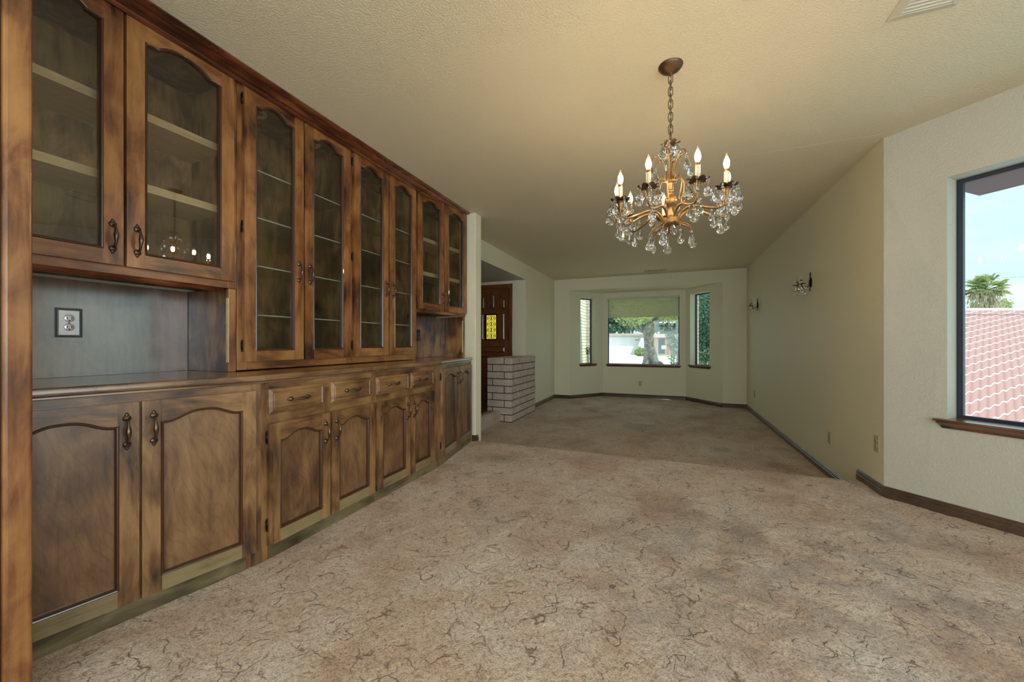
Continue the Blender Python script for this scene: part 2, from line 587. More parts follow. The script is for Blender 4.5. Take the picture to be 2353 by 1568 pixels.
def wall(name, p, q, z0, z1, holes=(), th=0.15, mat='wall', ext0=0.0, ext1=0.0):
    """wall face from p to q; local x along, local +y is outside, room is on the local -y side"""
    p = Vector(p)
    q = Vector(q)
    L = (q - p).length
    ang = math.atan2(q.y - p.y, q.x - p.x)
    xs = sorted({-ext0, L + ext1, *[h[0] for h in holes], *[h[1] for h in holes]})
    zs = sorted({z0, z1, *[h[2] for h in holes], *[h[3] for h in holes]})

    def solid(i, j):
        if i < 0 or j < 0 or i >= len(xs) - 1 or j >= len(zs) - 1:
            return False
        cx, cz = (xs[i] + xs[i + 1]) / 2, (zs[j] + zs[j + 1]) / 2
        return not any(h[0] < cx < h[1] and h[2] < cz < h[3] for h in holes)
    b = MB()
    for i in range(len(xs) - 1):
        for j in range(len(zs) - 1):
            if not solid(i, j):
                continue
            x0, x1, a, c = xs[i], xs[i + 1], zs[j], zs[j + 1]
            b.add([(x0, 0, a), (x1, 0, a), (x1, 0, c), (x0, 0, c)], [(0, 1, 2, 3)])
            b.add([(x0, th, a), (x1, th, a), (x1, th, c), (x0, th, c)], [(3, 2, 1, 0)])
            if not solid(i - 1, j):
                b.add([(x0, 0, a), (x0, th, a), (x0, th, c), (x0, 0, c)], [(0, 1, 2, 3)])
            if not solid(i + 1, j):
                b.add([(x1, 0, a), (x1, th, a), (x1, th, c), (x1, 0, c)], [(3, 2, 1, 0)])
            if not solid(i, j - 1):
                b.add([(x0, 0, a), (x1, 0, a), (x1, th, a), (x0, th, a)], [(0, 1, 2, 3)])
            if not solid(i, j + 1):
                b.add([(x0, 0, c), (x1, 0, c), (x1, th, c), (x0, th, c)], [(3, 2, 1, 0)])
    o = b.build(name, M[mat], loc=(p.x, p.y, 0), rot=ang)
    return struct(o)


# walls run so that the outside is on the left of p->q
J1, J2, J3, J4 = (-1.99, YB), (-1.38, 9.01), (0.37, 9.01), (0.98, YB)
ZB = 2.205
cA = (XR, 3.386)
cB = (2.72, 2.041)
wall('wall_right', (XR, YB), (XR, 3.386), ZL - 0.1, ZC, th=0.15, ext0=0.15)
WIN_R = (0.302, 1.62, 0.575, 2.067)
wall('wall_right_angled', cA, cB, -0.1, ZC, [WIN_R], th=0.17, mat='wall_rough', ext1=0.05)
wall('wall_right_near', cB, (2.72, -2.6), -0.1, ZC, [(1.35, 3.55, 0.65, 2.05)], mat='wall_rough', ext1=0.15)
wall('wall_front', (2.72, -2.6), (-1.72, -2.6), -0.1, ZC, [(0.3, 3.3, 0.1, 2.2)])
b = MB()
b.prism([(-2.62, 0.432), (-2.62, -2.75), (-1.72, -2.75), (-1.72, 0.432)], -0.1, ZC)
struct(b.build('wall_left_near', M['wall']))
wall('wall_left_cabinets', (-2.475, 0.45), (-2.475, 3.66), -0.1, ZC, th=0.14)
b = MB()
b.box(-4.1, -1.907, 3.662, 3.80, -0.3, ZC)
struct(b.build('wall_divider', M['wall'], bevel=0.006))
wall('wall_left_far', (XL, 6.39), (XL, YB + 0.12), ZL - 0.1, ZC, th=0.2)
DOORX0, DOORX1 = -3.42, -2.60
wall('wall_foyer', (-4.1, 6.39), (XL - 0.2, 6.39), -0.1, ZC, [(4.1 + DOORX0, 4.1 + DOORX1, -0.1, 2.095)], th=0.14, ext0=0.1)
wall('wall_foyer_left', (-4.1, 3.7), (-4.1, 6.4), -0.1, ZC)
b = MB()
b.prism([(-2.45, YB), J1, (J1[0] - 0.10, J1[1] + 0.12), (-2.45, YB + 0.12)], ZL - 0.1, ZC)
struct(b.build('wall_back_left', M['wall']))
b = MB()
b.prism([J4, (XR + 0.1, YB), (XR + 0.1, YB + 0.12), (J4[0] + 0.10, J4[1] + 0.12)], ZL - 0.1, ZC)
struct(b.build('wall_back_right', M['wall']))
Lb = math.hypot(J2[0] - J1[0], J2[1] - J1[1])
WL = (0.304, 0.735, 0.575, 2.070)
WC = (0.106, 1.628, 0.562, 2.084)
WR = (Lb - 0.833, Lb - 0.315, 0.580, 2.085)
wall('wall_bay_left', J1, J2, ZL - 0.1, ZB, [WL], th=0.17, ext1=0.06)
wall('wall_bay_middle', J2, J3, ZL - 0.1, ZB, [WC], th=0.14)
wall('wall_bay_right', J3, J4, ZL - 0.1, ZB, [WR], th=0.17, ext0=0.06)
b = MB()
b.prism([J1, J4, (J3[0] + 0.1, J3[1] + 0.14), (J2[0] - 0.1, J2[1] + 0.14)], ZB, ZC + 0.02)
struct(b.build('ceiling_bay', M['wall']))
b = MB()
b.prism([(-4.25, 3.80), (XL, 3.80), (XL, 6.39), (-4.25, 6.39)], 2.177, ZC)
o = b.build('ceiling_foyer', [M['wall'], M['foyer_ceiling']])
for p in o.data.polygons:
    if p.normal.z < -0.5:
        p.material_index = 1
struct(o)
b = MB()
b.prism([(-4.3, -2.8), (3.0, -2.8), (3.0, 2.2), (XR + 0.15, 3.55), (XR + 0.15, YB + 0.2), (-4.3, YB + 0.2)], ZC, ZC + 0.2)
struct(b.build('ceiling', M['ceiling']))
b = MB()
b.tube([(0.35, 3.320, ZC), (XR, 3.318, ZC)], 0.0011, 6)
struct(b.build('trim_1', M['ceiling']))

# floors --------------------------------------------------------------
YS = 3.715      # step edge


def carpet_height(x, y):
    p = Vector((x, y, 0))
    h = noise.noise(p * 9.0) * 0.0035 + noise.noise(p * 28.0) * 0.0035
    return h


def grid_floor(name, xs, ys, z, keep, profile=None):
    vs, fs, idx = [], [], {}

    def vid(i, j):
        if (i, j) not in idx:
            x, y = xs[i], ys[j]
            idx[(i, j)] = len(vs)
            vs.append((x, y, z + carpet_height(x, y)))
        return idx[(i, j)]
    for i in range(len(xs) - 1):
        for j in range(len(ys) - 1):
            if keep((xs[i] + xs[i + 1]) / 2, (ys[j] + ys[j + 1]) / 2):
                fs.append((vid(i, j), vid(i + 1, j), vid(i + 1, j + 1), vid(i, j + 1)))
    me = bpy.data.meshes.new(name)
    me.from_pydata(vs, [], fs)
    me.materials.append(M['carpet'])
    for p in me.polygons:
        p.use_smooth = True
    o = bpy.data.objects.new(name, me)
    COL.objects.link(o)
    return o


def fr(a, b_, s):
    n = int(round((b_ - a) / s))
    return [a + (b_ - a) * i / n for i in range(n + 1)]


xs = fr(-2.0, 2.75, 0.02)
ys = fr(-2.6, -0.2, 0.2)[:-1] + fr(-0.2, YS - 0.035, 0.02)
o = grid_floor('floor', xs, ys, 0.0, lambda x, y: (y < 3.66 or -1.93 < x < 1.40) and (y + x < 4.85 or x < 1.40))
struct(o)
# rounded nosing of the carpeted step, riser down to the sunken floor
me = o.data
bm = bmesh.new()
bm.from_mesh(me)
yl = ys[-1]
edge = sorted([v for v in bm.verts if abs(v.co.y - yl) < 1e-6], key=lambda v: v.co.x)
prev = edge
steps = [(yl + 0.016, -0.002), (yl + 0.028, -0.009), (yl + 0.035, -0.020), (yl + 0.037, -0.036), (yl + 0.030, -0.07), (yl + 0.030, ZL - 0.02)]
for (yy, zz) in steps:
    row = [bm.verts.new((v.co.x, yy + 0.004 * noise.noise(Vector((v.co.x * 14, yy * 20, zz * 20))), zz + (0.002 * noise.noise(Vector((v.co.x * 25, 3, 1)))))) for v in prev]
    for i in range(len(row) - 1):
        if abs(prev[i + 1].co.x - prev[i].co.x) < 0.05:
            f = bm.faces.new((prev[i], prev[i + 1], row[i + 1], row[i]))
            f.smooth = True
            f.material_index = 0
    prev = row
bmesh.ops.recalc_face_normals(bm, faces=bm.faces)
if sum(f.normal.z for f in bm.faces) < 0:
    bmesh.ops.reverse_faces(bm, faces=bm.faces)
bm.to_mesh(me)
bm.free()
xs = fr(-2.45, 1.42, 0.035)
ys2 = fr(3.60, 9.05, 0.035)
struct(grid_floor('floor_sunken', xs, ys2, ZL, lambda x, y: True))
# foyer floor with its rolled carpet nosing
b = MB()
b.box(-4.15, -2.56, 3.80, 6.55, -0.2, -0.01)
struct(b.build('floor_foyer', M['tile']))
b = MB()
pr = [(-2.58, ZL - 0.02), (-2.58, 0.0)]
for i in range(9):
    a = PI / 2 - i * (PI * 0.62) / 8
    pr.append((-2.455 + 0.062 * math.cos(a), -0.056 + 0.060 * math.sin(a)))
pr += [(-2.415, ZL - 0.02)]
n = 40
rows = []
for k in range(n + 1):
    y = 3.79 + (5.425 - 3.79) * k / n
    rows.append([(x + 0.008 * noise.noise(Vector((x * 9, y * 9, z * 9))), y, z + 0.006 * noise.noise(Vector((y * 13, z * 10, 2)))) for x, z in pr])
vs = [v for r in rows for v in r]
kk = len(pr)
fs = [(i * kk + j, i * kk + j + 1, (i + 1) * kk + j + 1, (i + 1) * kk + j) for i in range(n) for j in range(kk - 1)]
b.add(vs, fs, 0, True)
b.add(rows[0], [list(range(kk))])
b.add(rows[-1], [list(range(kk))])
struct(b.build('trim_foyer_step', M['carpet']))


# baseboards ------------------------------------------------------------
def baseboard(name, p, q, z, h=0.078, e0=0.0, e1=0.0):
    """profile stands on the room side (right of p->q)"""
    p, q = Vector(p), Vector(q)
    L = (q - p).length
    ang = math.atan2(q.y - p.y, q.x - p.x)
    pf = [(0.0, 0), (-0.014, 0), (-0.014, h * 0.55), (-0.010, h * 0.60), (-0.012, h * 0.66), (-0.012, h * 0.80), (-0.007, h * 0.86), (-0.008, h * 0.93), (-0.003, h), (0, h)]
    b = MB()
    b.prism([(y, zz) for y, zz in pf], -e0, L + e1, axis='x')
    o = b.build(name, M['base'], loc=(p.x, p.y, z), rot=ang)
    # texture grain runs along local x; fine
    return struct(o)


baseboard('baseboard_right', (XR, YB), (XR, 3.76), ZL)
baseboard('baseboard_right_upper', (XR, 3.765), (XR, 3.386), -0.004, e1=0.006)
baseboard('baseboard_angled', cA, cB, -0.004)
baseboard('baseboard_back_right', J4, (XR, YB), ZL)
baseboard('baseboard_bay_right', J3, J4, ZL)
baseboard('baseboard_bay_middle', J2, J3, ZL)
baseboard('baseboard_bay_left', J1, J2, ZL)
baseboard('baseboard_back_left', (XL, YB), J1, ZL)
baseboard('baseboard_left', (XL, 6.58), (XL, YB), ZL)
baseboard('baseboard_divider_end', (-1.907, 3.662), (-1.907, 3.71), -0.004, h=0.065)
baseboard('baseboard_divider_front', (-1.945, 3.662), (-1.907, 3.662), -0.004, h=0.065, e1=0.012)


# windows ----------------------------------------------------------------
def window(name, p, q, hole, depth, label_glass=None, sill_out=0.035, over=0.035, fw=0.022):
    """frame, pane and wooden sill for a hole in wall p->q"""
    p, q = Vector(p), Vector(q)
    ang = math.atan2(q.y - p.y, q.x - p.x)
    x0, x1, z0, z1 = hole
    r = bpy.data.objects.new(name, None)
    COL.objects.link(r)
    r.location = (p.x, p.y, 0)
    r.rotation_euler = (0, 0, ang)
    r['kind'] = 'structure'
    e = 0.001
    b = MB()
    b.box(x0 + e, x0 + fw, depth - 0.03, depth, z0 + e, z1 - e)
    b.box(x1 - fw, x1 - e, depth - 0.03, depth, z0 + e, z1 - e)
    b.box(x0 + fw, x1 - fw, depth - 0.03, depth, z0 + e, z0 + fw)
    b.box(x0 + fw, x1 - fw, depth - 0.03, depth, z1 - fw, z1 - e)
    b.build('window_frame', M['alu'], r)
    b = MB()
    b.box(x0 + fw, x1 - fw, depth - 0.016, depth - 0.012, z0 + fw, z1 - fw)
    b.build('window_pane', M['glass'], r)
    b = MB()
    so = sill_out
    # board
    b.prism([(x0 + e, depth - 0.03), (x1 - e, depth - 0.03), (x1 - e, 0.0), (x1 + over, 0.0), (x1 + over + 0.004, -so), (x0 - over - 0.004, -so), (x0 - over, 0.0), (x0 + e, 0.0)], z0 + 0.0005, z0 + 0.010)
    zt = z0 + 0.0005
    # moulding beneath, tapered ends
    lo = [(x0 - over, zt, -so + 0.004), (x1 + over, zt, -so + 0.004)]
    pts = []
    for (yy, zz, ins) in ((-so + 0.004, zt, 0.006), (-so + 0.008, zt - 0.012, 0.010), (-0.016, zt - 0.030, 0.020), (-0.010, zt - 0.046, 0.026)):
        pts.append([(x0 - over + ins, yy, zz), (x1 + over - ins, yy, zz), (x1 + over - ins, -0.0, zz), (x0 - over + ins, -0.0, zz)])
    vs = [v for r_ in pts for v in r_]
    fs = [(0, 1, 2, 3), (12, 13, 14, 15)]
    for i in range(3):
        for k in range(4):
            l = (k + 1) % 4
            fs.append((4 * i + k, 4 * i + l, 4 * i + 4 + l, 4 * i + 4 + k))
    b.add(vs, fs)
    b.build('window_sill', M['sill'], r)
    return r


window('window_1', J1, J2, WL, 0.165)
window('window_2', J2, J3, WC, 0.10)
window('window_3', J3, J4, WR, 0.165)
window('window_4', cA, cB, WIN_R, 0.150, sill_out=0.045, over=0.045, fw=0.028)
window('window_5', cB, (2.72, -2.6), (1.35, 3.55, 0.65, 2.05), 0.14)
window('window_6', (2.72, -2.6), (-1.72, -2.6), (0.3, 3.3, 0.1, 2.2), 0.14)

# mini blind in the middle bay window
t = thing('window_blind', 'cream mini blind pulled up over the top of the middle bay window', 'blind', (J2[0], J2[1], 0))
x0, x1 = WC[0] + 0.004, WC[1] - 0.010
b = MB()
b.box(x0, x1, 0.004, 0.034, 2.048, 2.080)
b.build('headrail', M['blind'], t, bevel=0.002)
b = MB()
nsl = 30
for i in range(nsl):
    z = 2.040 - i * (2.040 - 1.668) / (nsl - 1)
    b.add([(x0 + 0.006, 0.008, z - 0.0063), (x1 - 0.006, 0.008, z - 0.0063), (x1 - 0.006, 0.016, z + 0.001), (x0 + 0.006, 0.016, z + 0.001),
           (x1 - 0.006, 0.026, z + 0.0062), (x0 + 0.006, 0.026, z + 0.0062)], [(0, 1, 2, 3), (3, 2, 4, 5)], 0, True)
b.build('slats', M['blind'], t)
b = MB()
b.box(x0 + 0.004, x1 - 0.004, 0.006, 0.030, 1.634, 1.656)
b.build('bottom_rail', M['blind'], t, bevel=0.002)
b = MB()
b.tube([(x1 - 0.19, 0.002, 2.05), (x1 - 0.19, 0.0, 1.66)], 0.004, 6)
b.build('tilt_wand', M['cord'], t)
b = MB()
b.tube([(x1 - 0.09, 0.000, 2.05), (x1 - 0.09, -0.002, 0.64), (x1 - 0.09, -0.045, 0.54), (x1 - 0.09, -0.045, 0.34)], 0.0016, 5)
b.build('pull_cord', M['cord'], t)
# cord hanging in the left bay window
cd = MB()
d_ = Vector((J2[0] - J1[0], J2[1] - J1[1], 0)).normalized()
pp = Vector((J1[0], J1[1], 0)) + d_ * (WL[1] - 0.05)
nn = Vector((-d_.y, d_.x, 0))
cd.tube([pp + nn * 0.04 + Vector((0, 0, 1.40)) + d_ * 0.045, pp + nn * 0.04 + Vector((0, 0, 1.0)) + d_ * 0.03, pp + nn * 0.03 + Vector((0, 0, 0.586)) + d_ * 0.0], 0.003, 6)
o = cd.build('hanging_cord', M['cord'])
tag(o, 'thin white cord hanging inside the narrow left bay window', 'cord')


# ------------------------------------------------------------------ cabinet hardware
def make_handle():
    """vertical bow pull, centred at origin, standing off +x"""
    b = MB()
    n = 15
    pts, rad = [], []
    for i in range(n):
        s = -1 + 2 * i / (n - 1)
        pts.append((0.006 + 0.024 * math.sqrt(max(0, 1 - abs(s) ** 2.4)), 0, s * 0.047))
        rad.append(0.0042 + 0.0042 * math.exp(-(s / 0.38) ** 2))
    b.tube(pts, rad, 10)
    rot = Matrix.Rotation(PI / 2, 4, 'Y')
    for s in (-1, 1):
        b.lathe([(0, 0.011), (0.004, 0.010), (0.006, 0.007), (0.0105, 0.006), (0.0125, 0.003), (0.0125, 0.0)], (0.0002, 0, s * 0.049), 14, mat=rot)
        b.lathe([(0, 0.005), (0.006, 0.003), (0.007, 0.0)], (0.0002, 0, s * 0.0615), 10, mat=rot)
        b.lathe([(0, 0.004), (0.0025, 0.002), (0.003, 0.0)], (0.0002, 0, s * 0.0690), 8, mat=rot)
    return b


def make_hinge():
    b = MB()
    b.tube([(0.004, 0, -0.020), (0.004, 0, 0.020)], 0.0042, 8)
    for s in (-1, 1):
        b.lathe([(0, -0.006), (0.005, -0.003), (0.0055, 0), (0.004, 0.003), (0, 0.007)], (0.004, 0, s * 0.027), 8)
    b.box(0.0, 0.0035, -0.0055, 0.0, -0.022, 0.022)
    return b


_handle = None
_hinge = None


def put_handle(parent, loc, horizontal=False):
    global _handle
    rot = (PI / 2, 0, 0) if horizontal else (0, 0, 0)
    if _handle is None:
        _handle = make_handle().build('handle', M['bronze'])
        _handle.parent = parent
        _handle.location = loc
        _handle.rotation_euler = rot
    else:
        c = _handle.copy()
        COL.objects.link(c)
        c.parent = parent
        c.location = loc
        c.rotation_euler = rot


def put_hinge(parent, loc, flip=False):
    global _hinge
    rot = (0, 0, 0) if not flip else (PI, 0, 0)
    if _hinge is None:
        _hinge = make_hinge().build('hinge', M['iron'])
        _hinge.parent = parent
        _hinge.location = loc
        _hinge.rotation_euler = rot
    else:
        c = _hinge.copy()
        COL.objects.link(c)
        c.parent = parent
        c.location = loc
        c.rotation_euler = rot


def arch_pts(a, c, zs, h, edge=0.17, ogee=False, n=20):
    """lower edge of the top rail from y=c down to y=a (right to left), shoulders at zs, rise h"""
    w = c - a
    pts = []
    for i in range(n + 1):
        t_ = i / n
        y = c - w * edge - (w * (1 - 2 * edge)) * t_
        s = 2 * t_ - 1
        if ogee:
            z = zs + h * (0.5 + 0.5 * math.cos(PI * abs(s) ** 1.35))
        else:
            z = zs + 0.006 + (h - 0.006) * (1 - abs(s) ** 2.3)
        pts.append((y, z))
    return [(c, zs), (c - w * edge, zs)] + pts + [(a + w * edge, zs), (a, zs)]


def door(parent, y0, y1, z0, z1, rise=0.040, stile=0.064, bot=0.064, top=0.090, glass=False, hand=None, hinge_side=None,
         mv='lo_v', mh='lo_h', handle_z=None, hinges=(), ogee=False, x=0.0, edge=0.17):
    """framed door, back at x, front at x+.02"""
    T = 0.022
    a, c = y0 + stile, y1 - stile
    zb, zs = z0 + bot, z1 - top
    arch = arch_pts(a, c, zs, rise, edge, ogee)
    b = MB()
    b.box(x, x + T, y0, a, z0, z1, 0)
    b.box(x, x + T, c, y1, z0, z1, 0)
    b.box(x, x + T - 0.0004, a, c, z0, zb, 3)
    top_poly = [(a, z1), (c, z1)] + arch
    b.prism(top_poly, x, x + T - 0.0004, axis='x', m=1)
    # moulded bead round the opening
    path = [(a, zb), (c, zb)] + arch[0:1] + arch[2:-2] + arch[-1:]
    path = [(a, zb), (c, zb)] + arch[1:-1]
    path = [(a, zb), (c, zb), (c, zs)] + arch[2:-2] + [(a, zs)]
    b.sweep_in(path, [(-0.004, x + T + 0.0003), (-0.001, x + T + 0.003), (0.003, x + T + 0.0015), (0.007, x + T - 0.005), (0.0075, x + 0.004)], 2)
    d = b.build('door', [M[mv], M[mh], M['bead'], M['lo_pale'] if mh == 'lo_h' else M[mh]], parent)
    pb = MB()
    inner = [(a - 0.004, zb - 0.004), (c + 0.004, zb - 0.004)] + [(y, z + 0.004) for y, z in arch]
    inner[2] = (c + 0.004, zs + 0.004)
    inner[-1] = (a - 0.004, zs + 0.004)
    if glass:
        pb.prism(inner, x + 0.005, x + 0.008, axis='x')
        pb.build('glass_pane', M['cab_glass'], d)
    else:
        pb.prism(inner, x + 0.001, x + 0.006, axis='x')
        pb.build('door_panel', M['panel'], d)
    if hand:
        yy = y1 - 0.034 if hand == 'r' else y0 + 0.034
        put_handle(d, (x + T, yy, handle_z))
    if hinge_side:
        for hz in hinges:
            yy = y0 - 0.0015 if hinge_side == 'l' else y1 + 0.0015
            put_hinge(d, (x + 0.002, yy, hz), flip=hinge_side == 'r')
    return d


def drawer(parent, y0, y1, z0, z1):
    b = MB()
    b.stepped(y0, y1, z0, z1, [(0.0, 0.0), (0.0, 0.013), (0.015, 0.022), (0.019, 0.0175), (0.024, 0.0175), (0.026, 0.0200)])
    d = b.build('drawer', M['lo_h'], parent)
    put_handle(d, (0.0200, (y0 + y1) / 2, (z0 + z1) / 2), True)
    return d


# ------------------------------------------------------------------ base cabinets
def base_unit(label, P, Q, kick, doors, drawers, group, foot, hinge_sides, narrow=False, xback=-2.46):
    P, Q = Vector(P), Vector(Q)
    L = (Q - P).length
    phi = math.atan2(Q.y - P.y, Q.x - P.x) - PI / 2
    t = thing('base_cabinet', label, 'cabinet', (P.x, P.y, 0), phi, group)
    R = Matrix.Rotation(-phi, 2)
    poly = [R @ (Vector(p) - P) for p in foot]
    b = MB()
    b.prism([(p.x, p.y) for p in poly], 0.0, 0.858)
    b.build('carcass', M['lo_v'], t)
    # face frame: stiles and rails set just proud of the carcass
    b = MB()
    zt = 0.858
    cuts = [0.0] + [y for d in doors for y in d] + [L]
    E = 0.003
    b.box(0, E, 0.0, doors[0][0] + 0.012, 0.0, zt, 0)
    b.box(0, E, doors[-1][1] - 0.012, L, 0.0, zt, 0)
    b.box(0, E - 0.0006, doors[0][0] + 0.012, doors[-1][1] - 0.012, 0.80, zt, 1)
    for d0, d1 in zip(doors, doors[1:]):
        b.box(0, E, d0[1] - 0.02, d1[0] + 0.02, 0.0, 0.80, 0)
    if drawers:
        b.box(0, E - 0.0006, doors[0][0] + 0.012, doors[-1][1] - 0.012, 0.645, 0.715, 1)
    b.build('face_frame', [M['lo_v'], M['lo_h']], t)
    b = MB()
    b.box(0.0, 0.006, kick[0], kick[1], 0.0, 0.066)
    b.build('toe_board', M['kick'], t)
    for (y0, y1), hs in zip(doors, hinge_sides):
        ztop = 0.657 if drawers else 0.826
        door(t, y0, y1, 0.070, ztop, rise=0.034 if not narrow else 0.03, hand='r' if hs == 'l' else 'l', hinge_side=hs,
             handle_z=ztop - 0.107, hinges=(ztop - 0.065, 0.17), stile=0.058, top=0.088, ogee=True, x=0.003, edge=0.06)
    for (y0, y1) in drawers:
        drawer(t, y0, y1, 0.705, 0.826)
    return t


PN, QN = (-1.974, 0.455), (-1.800, 1.2456)
base_unit('near brown wooden base cabinet with two tall arched panel doors beside the end post', PN, QN, (0, 0.745),
          [(0.004, 0.380), (0.388, 0.780)], [], 'base cabinets under the wooden worktop',
          [(-1.974, 0.455), (-1.8005, 1.2456), (-2.46, 1.2456), (-2.46, 0.455)], ['l', 'r'])
yo = 1.2456
base_unit('wooden base cabinet with two drawers, second from the camera end of the run', (-1.80, yo), (-1.80, 2.003), (0.03, 0.757),
          [(1.272 - yo, 1.632 - yo), (1.641 - yo, 1.994 - yo)], [(1.276 - yo, 1.597 - yo), (1.647 - yo, 1.964 - yo)],
          'base cabinets under the wooden worktop', [(-1.80, yo), (-1.80, 2.003), (-2.46, 2.003), (-2.46, yo)], ['l', 'r'])
yo = 2.003
base_unit('wooden base cabinet with two drawers, beside the angled far end cabinet', (-1.80, yo), (-1.80, 2.77), (0.0, 0.74),
          [(2.011 - yo, 2.364 - yo), (2.371 - yo, 2.682 - yo)], [(2.013 - yo, 2.359 - yo), (2.380 - yo, 2.686 - yo)],
          'base cabinets under the wooden worktop', [(-1.80, yo), (-1.80, 2.77), (-2.46, 2.77), (-2.46, yo)], ['l', 'r'])
base_unit('angled far end base cabinet with two plain arched doors against the white wall end', (-1.80, 2.77), (-1.953, 3.645), (0.03, 0.86),
          [(0.048, 0.440), (0.450, 0.845)], [], 'base cabinets under the wooden worktop',
          [(-1.80, 2.77), (-1.953, 3.645), (-2.46, 3.645), (-2.46, 2.77)], ['l', 'r'])

# worktop: three-facet front edge
t = thing('worktop', 'long polished wooden worktop with rounded edge on the base cabinets', 'countertop', (-1.8, 1.25, 0.86))


def top_poly(o):
    s = 0.2195
    nx, ny = 0.977 * o, -0.214 * o
    fx, fy = 0.985 * o, 0.172 * o
    pts = [(-2.46, 0.456), (-1.974 + o * 1.02, 0.456)]
    pts.append((-1.800 + o, 1.2456 - 0.11 * o))
    pts.append((-1.800 + o, 2.77 + 0.09 * o))
    pts.append((-1.942 + o - 0.004, 3.60))
    pts.append((-1.955 + o - 0.008, 3.635))
    pts.append((-1.985 + o, 3.652))
    pts.append((-2.46, 3.652))
    return [(x + 1.8, y - 1.25) for x, y in pts]


b = MB()
b.prism(top_poly(0.036), 0.010, 0.040)
b.build('slab', M['top'], t, bevel=0.011, seg=4)
b = MB()
b.prism(top_poly(0.018), -0.0015, 0.010)
b.build('lower_moulding', M['top'], t, bevel=0.003)

# ------------------------------------------------------------------ upper cabinets
FX = -2.10
ZT = 2.440
BK = -2.46


def upper_unit(label, P, Q, zlo, doors, shelves, glass_shelves, group, sides, far=False, ring=False, valance=False, niche=None):
    P, Q = Vector(P), Vector(Q)
    L = (Q - P).length
    phi = math.atan2(Q.y - P.y, Q.x - P.x) - PI / 2
    t = thing('wall_cabinet', label, 'cabinet', (P.x, P.y, 0), phi, group)
    bk = BK - P.x if not far else -0.36
    zb = zlo[0]                # bottom of the box
    b = MB()
    b.box(bk, bk + 0.006, 0.0, L, zb, ZT, 0)
    b.build('back_panel', M['inside'], t)
    sn = 0.905 if sides else zb
    for i, (ya, yb_) in enumerate(((0.0005, 0.018), (L - 0.018, L - 0.0005))):
        b = MB()
        b.box(bk + 0.0065, -0.0205, ya, yb_, zb, ZT)
        b.build('side_panel', M['inside'], t)
    b = MB()
    b.box(bk + 0.0065, -0.0205, 0.019, L - 0.019, ZT - 0.02, ZT)
    b.build('top_panel', M['inside'], t)
    b = MB()
    b.box(bk + 0.0065, -0.0205, 0.019, L - 0.019, zb, zb + 0.018)
    b.build('bottom_panel', M['inside'], t)
    # face frame
    b = MB()
    zf = zlo[1]
    b.box(-0.02, 0, 0.0, doors[0][0] + 0.02, zf, ZT, 0)
    b.box(-0.02, 0, doors[-1][1] - 0.02, L, zf, ZT, 0)
    b.box(-0.02, -0.0006, doors[0][0] + 0.02, doors[-1][1] - 0.02, ZT - 0.03, ZT, 1)
    b.box(-0.02, -0.0006, doors[0][0] + 0.02, doors[-1][1] - 0.02, zlo[2], zlo[3] + 0.02, 1)
    if not valance:
        for d0, d1 in zip(doors, doors[1:]):
            b.box(-0.02, -0.001, d0[1] - 0.012, d1[0] + 0.012, zlo[3] + 0.02, ZT - 0.03, 0)
    b.build('face_frame', [M['up_v'], M['up_h']], t, bevel=0.0015)
    for (y0, y1), hs in zip(doors, ('l', 'r')):
        z0 = zlo[3]
        hz = 1.482 if True else 0
        hg = (2.355, 1.45) if zlo[3] > 1.2 else (2.355, 1.672, 1.036)
        door(t, y0, y1, z0, ZT - 0.006, rise=0.042, stile=0.064, bot=0.062, top=0.092, glass=True, hand='r' if hs == 'l' else 'l',
             hinge_side=hs, handle_z=hz, hinges=hg, mv='up_v', mh='up_h', x=0.001, edge=0.16)
    for z in shelves:
        b = MB()
        b.box(bk + 0.007, -0.065, 0.020, L - 0.020, z - 0.036, z, 0)
        b.box(-0.0648, -0.0640, 0.020, L - 0.020, z - 0.024, z - 0.012, 0)
        b.build('shelf', M['shelfwood'], t, bevel=0.003)
    for z in glass_shelves:
        b = MB()
        b.box(bk + 0.007, -0.045, 0.020, L - 0.020, z - 0.006, z, 0)
        b.box(-0.0448, -0.0430, 0.020, L - 0.020, z - 0.0065, z, 1)
        b.build('glass_shelf', [M['shelf_glass'], M['glass_edge']], t)
    if ring:
        for yc in (L * 0.27, L * 0.76):
            b = MB()
            b.lathe([(0.036, 0), (0.040, -0.006), (0.056, -0.008), (0.062, 0.0)], (bk * 0.46, yc, ZT - 0.0205), 28)
            b.build('light_ring', M['ringlight'], t)
    return t



# zlo = (box bottom, stile bottom, rail bottom, door bottom)
yn = 0.440 + 0.015
tn = upper_unit('near glass door wall cabinet with thick wooden shelves above the silver outlet', (FX, yn), (FX, 1.3245), (1.345, 1.334, 1.334, 1.369),
                [(0.445 - yn + 0.015, 0.862 - yn), (0.872 - yn, 1.298 - yn)], [2.085, 1.765], [], 'glass door wall cabinets', False, valance=True)
g5 = [2.10, 1.84, 1.60, 1.345, 1.135]
upper_unit('tall glass door wall cabinet with glass shelves, nearer of the two tall ones', (FX, 1.326), (FX, 2.102), (0.906, 0.906, 0.906, 0.951),
           [(1.350 - 1.326, 1.707 - 1.326), (1.717 - 1.326, 2.082 - 1.326)], [], [2.03, 1.762, 1.490, 1.212], 'glass door wall cabinets', True, ring=True)
upper_unit('tall glass door wall cabinet with glass shelves, farther of the two tall ones', (FX, 2.103), (FX, 2.868), (0.906, 0.906, 0.906, 0.955),
           [(2.118 - 2.103, 2.484 - 2.103), (2.498 - 2.103, 2.850 - 2.103)], [], [2.03, 1.762, 1.490, 1.212], 'glass door wall cabinets', True, ring=True)
